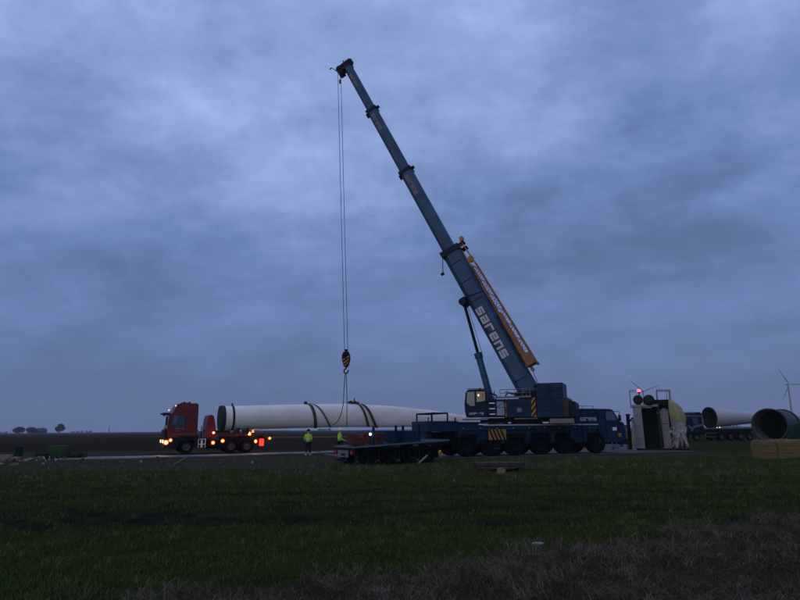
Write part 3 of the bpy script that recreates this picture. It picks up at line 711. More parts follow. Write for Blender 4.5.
# stowed lattice jib on the upper side
b = MB()
def jw(s): # bottom wide, head narrow
    k = (s - 2.2) / 9.0; return 0.62 * (1 - 0.45 * k), 0.52 * (1 - 0.55 * k)
s0, s1, nb = 2.2, 10.6, 14
def jp(s, a, c_):
    h, w = jw(s); return bp_(s, 0.86 + a * h, 0.15 + c_ * w)
for a in (0, 1):
    for c_ in (-1, 1): b.tube(jp(s0, a, c_), jp(s1, a, c_), 0.055, n=8)
for k in range(nb):
    sa = s0 + (s1 - s0) * k / nb; sb = s0 + (s1 - s0) * (k + 1) / nb
    for c_ in (-1, 1):
        b.tube(jp(sa, k % 2, c_), jp(sb, (k + 1) % 2, c_), 0.024, n=6)
    for a in (0, 1): b.tube(jp(sa, a, -1 if k % 2 else 1), jp(sb, a, 1 if k % 2 else -1), 0.024, n=6)
    b.tube(jp(sa, 0, 1), jp(sa, 1, 1), 0.02, n=6); b.tube(jp(sa, 0, -1), jp(sa, 1, -1), 0.02, n=6)
jb = up(b, 'lattice_jib', M['jib'])
b = MB()
b.loft([[jp(s, a, c_) for a, c_ in ((-0.02, -1.12), (0.42, -1.12), (0.42, 1.12), (-0.02, 1.12))] for s in (2.15, 6.4)])
b.loft([[jp(s, a, c_) for a, c_ in ((0.421, -1.12), (1.02, -1.12), (1.02, 1.12), (0.421, 1.12))] for s in (2.15, 3.0)]); up(b, 'foot_plate', M['jib'], jb)
b = MB(); b.tube(bp_(2.3, 0.72, 0.3), bp_(2.0, 1.1, 0.3), 0.09); b.tube(bp_(2.1, 1.5, 0.3), bp_(2.1, 1.5, -0.1), 0.12); b.tube(bp_(1.9, 1.0, 0.3), bp_(1.9, 1.0, -0.2), 0.12)
b.tube(bp_(6, 0.7, 0.2), bp_(6, 0.9, 0.2), 0.06); b.tube(bp_(10, 0.7, 0.2), bp_(10, 0.9, 0.2), 0.06)
b.tube(jp(10.6, 0, 1), bp_(11.9, 0.80, 0.2), 0.05); b.tube(jp(10.6, 1, 1), bp_(12.6, 1.05, 0.2), 0.05); b.tube(bp_(12.0, 0.72, 0.2), bp_(12.8, 1.15, 0.2), 0.06)
up(b, 'jib_hinge', M['amber'], jb); b = MB(); b.lathe([(0.1, 0.001), (0.1, 0.24), (0.3, 0.24), (0.3, 0.001)], 16, 'y', bp_(11.0, 1.05, 0)); up(b, 'jib_sheave', M['amber'], jb); b = MB(); b.lathe([(0.1, 0.001), (0.1, 0.17), (0.3, 0.17), (0.3, 0.001)], 16, 'y', bp_(12.75, 1.2, 0)); up(b, 'jib_sheave', M['amber'], jb)
b = MB(); b.tube(bp_(2.0, 1.0, 0.2), (-0.95, 0.1, 4.5), 0.022, n=5); up(b, 'winch_rope', M['chain'])
# head with sheaves
b = MB(); b.loft([[bp_(s, t, y) for t, y in ((-0.48, -0.30), (0.40, -0.30), (0.40, 0.30), (-0.48, 0.30))] for s in (31.2, 31.8)])
b.loft([[bp_(s, t, y) for t, y in ((-0.95, -0.24), (-0.482, -0.24), (-0.482, 0.24), (-0.95, 0.24))] for s in (30.95, 31.6)])
for sh in (-0.7, 0.3): b.lathe([(-0.16, 0.001), (-0.16, 0.30), (-0.05, 0.26), (0.05, 0.26), (0.16, 0.30), (0.16, 0.001)], 20, 'y', bp_(31.65, sh, 0))
b.tube(bp_(31.75, -0.2, 0), bp_(32.2, -0.1, 0), 0.05); b.tube(bp_(31.75, 0.05, 0), bp_(32.1, 0.05, 0), 0.04)
b.tube(bp_(31.55, -0.95, 0), bp_(32.3, -1.25, 0), 0.03); b.tube(bp_(32.3, -1.25, 0), bp_(32.25, -1.45, 0), 0.05)
up(b, 'boom_head', M['steel'])
# hoist ropes and hook block (world -> crane local)
Xi = (Matrix.Translation((CR_A.x, CR_A.y, WZ)) @ Matrix.Rotation(CR_ANG, 4, 'Z')).inverted()
XCU = (Matrix.Translation((CR_A.x, CR_A.y, WZ)) @ Matrix.Rotation(CR_ANG, 4, 'Z')) @ XU
hx = at(346.2, 352, 48.0); HX, HY, HZ = hx.x, 48.0, hx.z
tp = XCU @ Vector(bp_(31.6, -0.78, 0))
b = MB()
for dx_ in (-0.13, 0.12):
    for dy_ in (-0.08, 0.08): b.tube((tp.x + dx_, tp.y + dy_, tp.z), (HX + dx_, HY + dy_, HZ + 0.1), 0.014, n=6)
b.tube((tp.x + 0.1, tp.y - 0.2, tp.z), (tp.x + 0.1, tp.y - 0.2, tp.z - 1.0), 0.02); b.tube((tp.x + 0.1, tp.y - 0.2, tp.z - 1.0), (tp.x + 0.1, tp.y - 0.2, tp.z - 1.3), 0.09)
b.build('hoist_rope', M['chain'], crane, Xi)
b = MB(); n = 16
pr = [(-0.20, 0.0), (-0.30, -0.25), (-0.32, -0.55), (-0.22, -0.95), (-0.12, -1.15), (0.12, -1.15), (0.22, -0.95), (0.32, -0.55), (0.30, -0.25), (0.20, 0.0)]
for y0, y1 in ((-0.22, -0.12), (0.12, 0.22)): b.prism([(HX + x, HZ + z) for x, z in pr], HY + y0, HY + y1)
b.tube((HX, HY - 0.26, HZ - 0.5), (HX, HY + 0.26, HZ - 0.5), 0.07); b.box(HX - 0.1, HX + 0.1, HY - 0.12, HY + 0.12, HZ - 0.1, HZ + 0.2)
hb = b.build('hook_block', M['steel'], crane, Xi)
b = MB(); b.lathe([(-0.11, 0.001), (-0.11, 0.31), (0, 0.26), (0.11, 0.31), (0.11, 0.001)], 24, 'y', (HX, HY, HZ - 0.38)); b.build('sheave', M['steel'], hb, Xi)
b = MB()
for k in range(3):
    z = HZ - 0.42 - k * 0.24; w = 0.27 - k * 0.045
    b.add([(HX - w, HY - 0.226, z - 0.16), (HX - w, HY - 0.226, z - 0.28), (HX + w, HY - 0.226, z + 0.02), (HX + w, HY - 0.226, z + 0.14)], [(0, 1, 2, 3)])
    b.add([(HX - w, HY - 0.222, z - 0.16), (HX - w, HY - 0.222, z - 0.28), (HX + w, HY - 0.222, z + 0.02), (HX + w, HY - 0.222, z + 0.14)], [(3, 2, 1, 0)])
b.build('warning_stripe', M['amber'], hb, Xi)
b = MB(); pts_ = [(HX + 0.16 * math.cos(a), HY, HZ - 1.45 + 0.17 * math.sin(a)) for a in [R_(x) for x in range(90, 400, 25)]]
b.tube((HX, HY, HZ - 1.12), (HX, HY, HZ - 1.3), 0.055); b.path(pts_, 0.05, 8); b.build('hook', M['steel'], hb, Xi)

# chains hanging from the hook
HB = HZ - 1.60
chn = MB()
def chain(pts, parent=None):
    for k in range(len(pts) - 1): chn.tube(pts[k], pts[k + 1], 0.03, n=6)
chain([(HX + 0.02, HY, HB), (HX + 0.09, HY, HB - 2.0), (HX + 0.10, HY, 1.95)])
q = [(HX - 0.06, HY, HB), (HX - 0.16, HY + 0.2, HB - 1.2), (HX - 0.22, HY + 0.5, HB - 2.3), (HX - 0.45, HY + 1.0, HB - 3.1), (HX - 0.75, HY + 1.5, HB - 3.6), (HX - 1.12, HY + 2.0, HB - 3.85)]
chain(q)
o = chn.build('lifting_chain', M['chain']); tag(o, 'two slack dark chain legs hanging from the crane hook before the blade', 'chain')

# ---------------------------------------------------------------- blade on its transport
BA = Vector((-13.71, 48.5, 0)); BANG = R_(26)
XB = Matrix.Translation(BA) @ Matrix.Rotation(BANG, 4, 'Z')
tt = [0, 1.1, 2.5, 5.4, 8, 10.5, 14.2, 18.1, 21.2, 24]
ztop = [3.60, 3.62, 3.66, 3.76, 3.82, 3.86, 3.72, 3.38, 2.98, 2.6]
zbot = [1.76, 1.78, 1.82, 1.90, 1.95, 1.97, 1.93, 1.98, 2.10, 2.3]
dep = [0.92, 0.92, 0.90, 0.78, 0.64, 0.52, 0.40, 0.28, 0.18, 0.06]
def bl(t, phi, off=0.0):
    zt, zb, d = np.interp(t, tt, ztop), np.interp(t, tt, zbot), np.interp(t, tt, dep)
    c, s_ = math.cos(phi), math.sin(phi)
    return (t, 0.0 - (d + off) * c, (zt + zb) / 2 + ((zt - zb) / 2 + off) * s_)
blade = thing('turbine_blade', 'long white wind turbine blade lying behind the red truck tractor', 'turbine blade', BA, BANG)
b = MB(); ring_t = [0.3, 0.6, 1.1, 1.8, 2.5, 3.5, 4.5, 5.4, 6.7, 8, 9.2, 10.5, 12.3, 14.2, 16, 18.1, 20, 21.2, 22.8, 24]
b.loft([[bl(t, 2 * math.pi * i / 40) for i in range(40)] for t in ring_t]); b.build('shell', M['blade'], blade)
b = MB(); b.loft([[(t, -0.93 * k_ * math.cos(a), 2.68 + 0.93 * k_ * math.sin(a)) for a in [2 * math.pi * i / 40 for i in range(40)]] for t, k_ in ((-0.05, 1.0), (0.0, 1.03), (0.25, 1.03), (0.301, 1.0))])
b.build('root_flange', M['rootface'], blade)
b = MB(); b.loft([[bl(t, 2 * math.pi * i / 40, 0.035) for i in range(40)] for t in (0.80, 0.95)], cap=False); b.build('root_ring', M['steel'], blade)
b = MB(); b.tube((0.88, 0, 3.66), (0.88, 0, 3.82), 0.06); b.build('lifting_eye', M['steel'], blade)

def strap(nm, label, tf, ph0, ph1, w=0.22, off=0.03):
    b = MB(); n = 14; L_, R2 = [], []
    for k in range(n + 1):
        f = k / n; ph = ph0 + (ph1 - ph0) * f; t = tf(f)
        L_.append(bl(t - w / 2, ph, off)); R2.append(bl(t + w / 2, ph, off))
    Li = [bl(tf(k / n) - w / 2, ph0 + (ph1 - ph0) * k / n, off + 0.015) for k in range(n + 1)]
    Ri = [bl(tf(k / n) + w / 2, ph0 + (ph1 - ph0) * k / n, off + 0.015) for k in range(n + 1)]
    for k in range(n):
        b.add([L_[k], R2[k], R2[k + 1], L_[k + 1], Li[k], Ri[k], Ri[k + 1], Li[k + 1]], [(0, 1, 2, 3), (7, 6, 5, 4), (0, 4, 5, 1), (1, 5, 6, 2), (2, 6, 7, 3), (3, 7, 4, 0)])
    return b
P2 = math.pi / 2
XBm = XB
b = strap('', '', lambda f: 6.65 + 0.95 * f ** 0.7, P2 + 0.5, -P2 - 0.3, 0.26)
b2 = strap('', '', lambda f: 6.8 + 2.0 * f ** 0.8, P2 + 0.1, -P2 + 0.35, 0.13, 0.06)
s1 = thing('webbing_sling', 'brown webbing sling over the blade beside the worker in front', 'sling', BA, BANG, 'webbing slings draped over the blade')
b.build('belt', M['webbing'], s1); b2.build('belt', M['webbing'], s1)
b = MB(); b.lathe([(-0.1, 0.001), (-0.1, 0.12), (0.1, 0.12), (0.1, 0.001)], 10, 'x', (6.7, 0, bl(6.7, P2)[2] + 0.12)); b.build('eye', M['plastic'], s1)
s2_ = thing('webbing_sling', 'brown webbing sling with knotted top right of the hook chains', 'sling', BA, BANG, 'webbing slings draped over the blade')
strap('', '', lambda f: 11.0 + 1.1 * f ** 0.8, P2 + 0.1, -P2 + 0.45, 0.22, 0.03).build('belt', M['webbing'], s2_)
strap('', '', lambda f: 11.1 + 2.0 * f ** 0.85, P2 + 0.4, -P2 - 0.2, 0.26, 0.05).build('belt', M['webbing'], s2_)
b = MB()
for k in range(7):
    x = 10.4 + 0.13 * k; z = bl(x, P2)[2] + 0.10 + 0.05 * math.sin(k * 2.1)
    b.tube((x, -0.1 + 0.05 * (k % 2), z), (x + 0.15, 0.1 - 0.06 * (k % 2), z + 0.05), 0.11, 0.09, 8)
b.tube((10.95, 0, bl(10.9, P2)[2] + 0.1), (10.9, 0, bl(10.9, P2)[2] + 0.5), 0.07, 0.04); b.build('knot', M['webbing'], s2_)

# transport trailer under the blade
trl = thing('blade_trailer', 'long low trailer with thin yellow beam carrying the white blade', 'trailer', BA, BANG)
b = MB(); b.tube((3.8, -0.85, 1.22), (17.5, -0.85, 1.16), 0.028, n=8); b.build('beam', M['yellowpole'], trl)
b = MB()
for x in (1.2, 1.9):
    b.prism([(-0.95, 1.5), (0.95, 1.5), (0.95, 1.95), (0.55, 1.80), (0.0, 1.76), (-0.55, 1.80), (-0.95, 1.95)], x, x + 0.12, axis='x')
b.build('cradle', M['steel'], trl)
b = MB(); b.box(2.0, 5.2, -0.9, -0.7, 1.66, 1.74); b.build('side_rail', M['grey'], trl)
b = MB(); b.box(15.2, 19.6, -1.1, 1.1, 0.85, 1.05); b.box(16.8, 17.6, -0.9, 0.9, 1.05, 1.95); b.build('rear_frame', M['darkred'], trl)
tw = make_wheel(0.48, 0.36, M['rim'], trl); tw.location = (16.0, -1.2, 0.48)
for x in (16.0, 17.3, 18.6):
    for y, rz in ((-1.2, 0), (1.2, math.pi)):
        if (x, y) != (16.0, -1.2): place_copy(tw, trl, (x, y, 0.48), rz)

# ---------------------------------------------------------------- red truck tractor
TA = Vector((-16.42, 49.4, 0.05)); TANG = R_(26)
truck = thing('truck_tractor', 'red three axle truck tractor with its lights on', 'truck', TA, TANG)
W_ = 2.5
b = MB(); b.box(-1.2, 6.1, 0.85, 1.65, 0.62, 0.98); b.box(1.0, 1.9, 0.1, 0.75, 0.98, 1.15); b.build('chassis', M['steel'], truck)
prof = [(-1.40, 1.02), (0.72, 1.02), (0.74, 3.70), (0.62, 3.82), (-0.55, 3.84), (-0.85, 3.70), (-1.12, 3.12), (-1.34, 2.95), (-1.46, 1.9)]
b = MB(); b.prism(prof, 0.05, 2.45); tcab = b.build('cab', M['red'], truck)
b = MB(); b.prism([(-1.22, 2.02), (-0.20, 2.02), (-0.20, 2.86), (-1.08, 2.92)], 0.034, 0.049); b.build('window', M['glass'], tcab)
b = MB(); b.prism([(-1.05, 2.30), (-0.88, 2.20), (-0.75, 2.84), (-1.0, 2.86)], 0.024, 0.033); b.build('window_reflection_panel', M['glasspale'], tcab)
b = MB(); b.add([(-1.475, 0.2, 1.95), (-1.475, 2.3, 1.95), (-1.355, 2.3, 2.93), (-1.355, 0.2, 2.93)], [(3, 2, 1, 0)]); b.build('windscreen', M['glasspale'], tcab)
b = MB(); b.box(-1.80, -1.30, 0.1, 2.4, 2.98, 3.10); b.build('sun_visor', M['plastic'], tcab)
b = MB(); b.tube((-1.3, 0.1, 2.9), (-1.78, -0.12, 3.0), 0.03); b.box(-1.86, -1.66, -0.28, 0.0, 2.84, 3.02); b.box(-1.62, -1.50, -0.20, 0.0, 2.15, 2.80); b.tube((-1.35, 0.1, 2.5), (-1.56, -0.1, 2.6), 0.025)
b.build('mirror', M['plastic'], tcab)
b = MB(); b.box(-1.62, -1.47, 0.1, 2.4, 1.05, 1.85)
for k in range(4): b.box(-1.68, -1.60, 0.25, 2.25, 1.15 + k * 0.17, 1.24 + k * 0.17)
b.build('grille', M['plastic'], tcab)
b = MB(); b.box(-1.66, -0.62, 0.04, 2.46, 0.42, 1.00); b.build('bumper', M['steel'], truck)
b = MB(); b.box(-0.62, 0.84, 0.035, 0.0485, 1.03, 1.33); b.box(-1.42, -0.62, 0.03, 0.0485, 1.03, 1.22); b.build('skirt', M['steel'], tcab)
b = MB(); b.prism([(0.76, 1.2), (1.1, 1.25), (1.1, 3.2), (0.76, 3.55)], 0.08, 0.14); b.build('side_deflector', M['red'], tcab) if False else None
b = MB(); b.box(-0.95, -0.25, 0.03, 0.049, 1.86, 1.93); b.box(-1.2, 0.7, 0.03, 0.049, 1.46, 1.495); b.box(-0.85, -0.55, 0.03, 0.049, 1.70, 1.76); b.build('trim', M['grey'], tcab)
b = MB(); b.box(-0.16, -0.135, 0.035, 0.049, 1.1, 3.0); b.box(-0.95, 0.70, 0.04, 0.049, 3.12, 3.15); b.box(0.70, 0.745, 0.02, 0.049, 1.1, 3.7); b.build('door_seam', M['plastic'], tcab)
b = MB()
for x in (-0.25, 0.12): b.tube((x, 0.6, 3.83), (x, 0.6, 3.95), 0.08); b.tube((x, 1.9, 3.83), (x, 1.9, 3.95), 0.08)
b.build('roof_horn', M['plastic'], tcab)
for p in ((-0.92, 0.25, 3.62), (-1.42, 0.2, 3.30)):
    b = MB(); b.lathe([(-0.05, 0.001), (-0.05, 0.05), (0.05, 0.05), (0.05, 0.001)], 10, 'x', p); b.build('roof_lamp', glow('dim_white_lamp', (0.9, 0.85, 1.0), 0.9), tcab)
b = MB(); b.prism([(-0.60, 0.45), (-0.56, 1.0), (-0.42, 1.16), (0.42, 1.16), (0.60, 1.0), (0.62, 0.45), (0.75, 0.45), (0.72, 1.018), (-0.74, 1.018), (-0.74, 0.45)], 0.06, 0.5); b.build('wheel_arch', M['plastic'], truck)
b = MB(); b.box(0.85, 1.42, 0.12, 0.6, 0.45, 0.95); tank = b.build('side_tank', M['steel'], truck)
b = MB(); b.box(0.85, 0.90, 0.09, 0.12, 0.45, 1.06); b.box(1.37, 1.42, 0.09, 0.12, 0.45, 1.06); b.box(0.84, 1.43, 0.09, 0.12, 1.061, 1.11); b.box(1.05, 1.2, 0.09, 0.12, 0.45, 1.0); b.box(0.9, 1.37, 0.095, 0.12, 0.68, 0.73); b.build('frame', M['white'], tank)
tw2 = make_wheel(0.53, 0.34, M['rim'], truck); tw2.location = (0, 0.05, 0.53)
for x in (0, 3.37, 4.62):
    for y, rz in ((0.05, 0), (2.45, math.pi)):
        if (x, y) != (0, 0.05): place_copy(tw2, truck, (x, y, 0.53), rz)
b = MB()
for x in (3.37, 4.62):
    for a in range(-10, 190, 20):
        p, q_ = R_(a), R_(a + 20)
        b.prism([(x + 0.60 * math.cos(p), 0.53 + 0.60 * math.sin(p)), (x + 0.63 * math.cos(p), 0.53 + 0.63 * math.sin(p)), (x + 0.63 * math.cos(q_), 0.53 + 0.63 * math.sin(q_)), (x + 0.60 * math.cos(q_), 0.53 + 0.60 * math.sin(q_))], 0.05, 0.6)
b.build('mudguard', M['plastic'], truck)
b = MB(); b.prism([(1.45, 1.16), (2.25, 1.16), (2.15, 2.0), (1.98, 2.82), (1.82, 2.95), (1.62, 2.92), (1.50, 2.5)], 0.2, 2.3); b.build('headboard', M['red'], truck)
b = MB(); b.tube((1.15, 0.7, 1.0), (1.15, 0.7, 2.1), 0.035); b.path([(0.8, 1.2, 1.9), (1.1, 1.2, 1.6), (1.5, 1.2, 1.75)], 0.03); b.build('air_line', M['steel'], truck)
b = MB(); b.prism([(1.95, 1.38), (5.75, 1.28), (6.35, 0.95), (6.4, 1.08), (5.8, 1.46), (1.95, 1.54)], 0.05, 2.45); b.box(2.6, 5.0, 0.8, 1.7, 1.0, 1.28); b.build('turntable_deck', M['darkred'], truck)
b = MB(); b.box(2.4, 3.3, 0.3, 2.2, 1.545, 1.75); b.build('bolster', M['steel'], truck)
b = MB(); b.box(5.55, 6.02, 0.04, 0.10, 0.45, 1.10); b.box(5.56, 6.0, 0.101, 0.3, 0.5, 1.0); b.build('tail_panel', M['red'], truck)
b = MB(); b.box(5.60, 5.96, 0.03, 0.039, 0.5, 1.05); b.build('tail_lamp', M['g_red'], truck)
b = MB(); b.box(6.1, 6.5, 0.05, 2.45, 0.85, 0.94); b.build('rear_bar', M['darkred'], truck)
b = MB(); b.tube((1.5, 0.6, 0.55), (2.9, 0.6, 0.55), 0.22); b.build('air_tank', M['steel'], truck)
AMB = (1.0, 0.38, 0.09)
def truck_lamp(x, z, mat, r=0.07, y=0.02, pw=0, col=AMB, nm='marker_lamp', par=None):
    r *= 0.85
    b = MB(); b.lathe([(y, 0.001), (y, r), (y + 0.05, r), (y + 0.05, 0.001)], 14, 'y', (x, 0, z)); o = b.build(nm, M[mat], par or truck)
    b = MB(); b.lathe([(y + 0.012, r * 1.02), (y + 0.012, r * 1.75), (y + 0.05, r * 1.8), (y + 0.05, r * 1.02)], 14, 'y', (x, 0, z)); b.build('lamp_halo', M['g_halo'], o)  # dim glowing ring stands in for the halo around the lamp
    if pw: lamp('lamp_light', (x, y - 0.10, z), pw, col, par or truck)
    return o
truck_lamp(-1.50, 0.88, 'g_head', 0.13, -0.005, 6, (1.0, 0.6, 0.3), 'headlight')
b = MB(); b.lathe([(-1.72, 0.001), (-1.72, 0.12), (-1.66, 0.12)], 14, 'x', (0, 0.42, 0.95)); b.build('headlight', M['g_head'], truck)
b = MB(); b.lathe([(-1.72, 0.001), (-1.72, 0.12), (-1.66, 0.12)], 14, 'x', (0, 2.08, 0.95)); b.build('headlight', M['g_head'], truck)
lamp('lamp_light', (-1.95, 0.5, 0.85), 16, (1.0, 0.55, 0.25), truck)
truck_lamp(-1.18, 1.04, 'g_head', 0.10, -0.005, 0, nm='headlight')
truck_lamp(1.97, 1.56, 'g_white', 0.075, 0.0, 3.0, (1.0, 0.5, 0.2))
truck_lamp(1.97, 0.80, 'g_amber', 0.10, 0.0, 6.0)
truck_lamp(2.70, 0.93, 'g_amber', 0.10, 0.0, 6.0)
truck_lamp(4.76, 1.45, 'g_amber', 0.10, -0.03, 12.0)
truck_lamp(5.30, 0.86, 'g_amber', 0.09, 0.0, 10.0)
truck_lamp(6.42, 1.08, 'g_amber', 0.08, 0.0, 5.0)
b = MB(); b.lathe([(1.56, 0.11), (1.70, 0.10), (1.74, 0.001)], 12, 'z', (5.15, 0.5, 0.0)); b.build('beacon', M['g_amber'], truck)
lamp('lamp_light', (5.15, 0.1, 1.95), 13, (1.0, 0.4, 0.12), truck)
lamp('lamp_light', (3.9, -0.1, 1.25), 2.5, (1.0, 0.3, 0.1), truck)

# ---------------------------------------------------------------- flatbed dolly in front of the crane
DA = Vector((-2.24, 32.0, 0)); DANG = R_(30)
dol = thing('flatbed_dolly', 'low dark blue flatbed trailer parked nearest, left of the crane', 'trailer', DA, DANG)
tilt = Matrix.Rotation(-math.atan2(0.22, 4.66), 4, 'Y')
b = MB(); b.box(0, 5.6, 0.0, 2.55, 0.82, 0.93); b.build('deck', M['blue'], dol, tilt)
b = MB(); b.box(0.0, 5.6, -0.03, -0.001, 0.86, 0.94); b.box(-0.03, -0.001, 0.0, 2.55, 0.86, 0.93); b.build('edge_rail', material('worn_blue_edge', (0.085, 0.12, 0.155), 0.5, 0, 0.15, 4), dol, tilt)
b = MB(); b.box(0.2, 5.4, 0.6, 1.95, 0.60, 0.819); b.build('chassis', M['steel'], dol)
dw = make_wheel(0.46, 0.38, M['rimdark'], dol); dw.location = (0.72, 0.03, 0.44)
for x in (0.72, 1.92, 3.12, 4.25):
    for y, rz in ((0.03, 0), (2.52, math.pi)):
        if (x, y) != (0.72, 0.03): place_copy(dw, dol, (x, y, 0.44), rz)
for x in (0.1, 1.28, 2.48, 3.66, 4.85): MB().box(x, x + 0.06, 0.05, 0.45, 0.25, 0.75).build('mud_flap', M['plastic'], dol)
b = MB(); b.box(-0.06, -0.032, 0.0, 2.55, 0.50, 0.85); tb = b.build('tail_board', M['steel'], dol)
b = MB(); b.box(-0.075, -0.061, 0.75, 2.0, 0.38, 0.72); pl_ = b.build('marker_plate', M['grey'], tb)
b = MB(); b.box(-0.085, -0.076, 1.1, 1.6, 0.46, 0.58); b.build('plate_recess', M['plastic'], tb)
for y in (0.25, 2.2):
    b = MB(); b.box(-0.08, -0.061, y, y + 0.25, 0.55, 0.70); b.build('tail_lamp', material('red_reflector', (0.35, 0.02, 0.03), 0.3), tb)
b = MB(); b.box(-0.2, -0.10, 0.7, 2.0, 0.18, 0.30); b.tube((-0.15, 1.0, 0.25), (0.3, 1.0, 0.6), 0.04); b.tube((-0.15, 1.7, 0.25), (0.3, 1.7, 0.6), 0.04); b.build('under_run_bar', M['darkblue'], dol)
for x in (1.05, 2.36, 2.78, 3.76):
    b = MB(); zb = 0.93 + x * 0.047; b.box(x - 0.05, x + 0.05, 0.10, 0.20, zb, 1.90 + (0.04 if x > 1.5 else 0)); b.box(x - 0.08, x + 0.08, 0.08, 0.22, zb, zb + 0.08); b.build('stake', M['darkblue'], dol)
b = MB(); b.box(1.95, 2.30, 0.12, 0.16, 1.08, 1.62); b.build('side_board', M['blue'], dol)
b = MB(); b.box(2.84, 3.70, 0.12, 0.16, 1.09, 1.66)
for k in range(3): b.box(2.95 + k * 0.27, 3.0 + k * 0.27, 0.09, 0.119, 1.10, 1.64)
b.build('side_board', M['blue'], dol)
b = MB(); b.box(1.0, 3.8, 0.16, 0.2, 1.60, 1.66); b.build('top_rail', M['darkblue'], dol)
def crate(name, label, x0, x1, y0, y1, z0, h, mat, cat='crate', grp=None):
    t = thing(name, label, cat, DA, DANG, grp)
    b = MB(); b.box(x0, x1, y0, y1, z0, z0 + h); bo = b.build('body', M[mat], t)
    b = MB(); b.box(x0 - 0.02, x1 + 0.02, y0 - 0.02, y1 + 0.02, z0 + h + 0.001, z0 + h + 0.05); b.build('lid', M[mat], t)
    b = MB(); b.box((x0 + x1) / 2 - 0.1, (x0 + x1) / 2 + 0.1, y0 - 0.05, y0 - 0.002, z0 + h * 0.6, z0 + h * 0.68); b.build('handle', M['steel'], t)
    return t
crate('toolbox', 'dark red toolbox under the bright work lamp on the flatbed', 0.15, 0.86, 0.6, 1.3, 0.97, 0.50, 'darkred', 'toolbox')
crate('toolbox', 'rust red box between stakes of the flatbed', 1.25, 1.85, 0.5, 1.3, 1.01, 0.50, 'rust', 'toolbox')
crate('toolbox', 'blue box lying behind the tall stakes of the flatbed', 2.4, 3.5, 0.6, 1.5, 1.07, 0.48, 'blue', 'toolbox')
wl = thing('work_lamp', 'small bright white work lamp on a short post', 'lamp', DA, DANG)
b = MB(); b.tube((0.95, 0.3, 0.97), (0.95, 0.3, 1.42), 0.025); b.build('post', M['steel'], wl)
b = MB(); b.lathe([(0.22, 0.001), (0.22, 0.075), (0.36, 0.05), (0.37, 0.001)], 14, 'y', (0.90, 0, 1.52)); b.build('housing', M['plastic'], wl)
b = MB(); b.lathe([(0.205, 0.001), (0.205, 0.065), (0.219, 0.065)], 14, 'y', (0.90, 0, 1.52)); b.build('lens', M['g_white'], wl)
lamp('lamp_light', (0.90, 0.08, 1.52), 3.0, (1, 0.9, 0.8), wl)
o = MB().box(-0.35, 0.35, -0.1, 0.1, -0.02, 0.02).build('plank', M['concrete']); o.location = (0.98 + 0.1, 33.6, 0.2); o.rotation_euler = (0, R_(-38), R_(20)); tag(o, 'short pale plank leaning by the last wheel of the flatbed', 'plank')

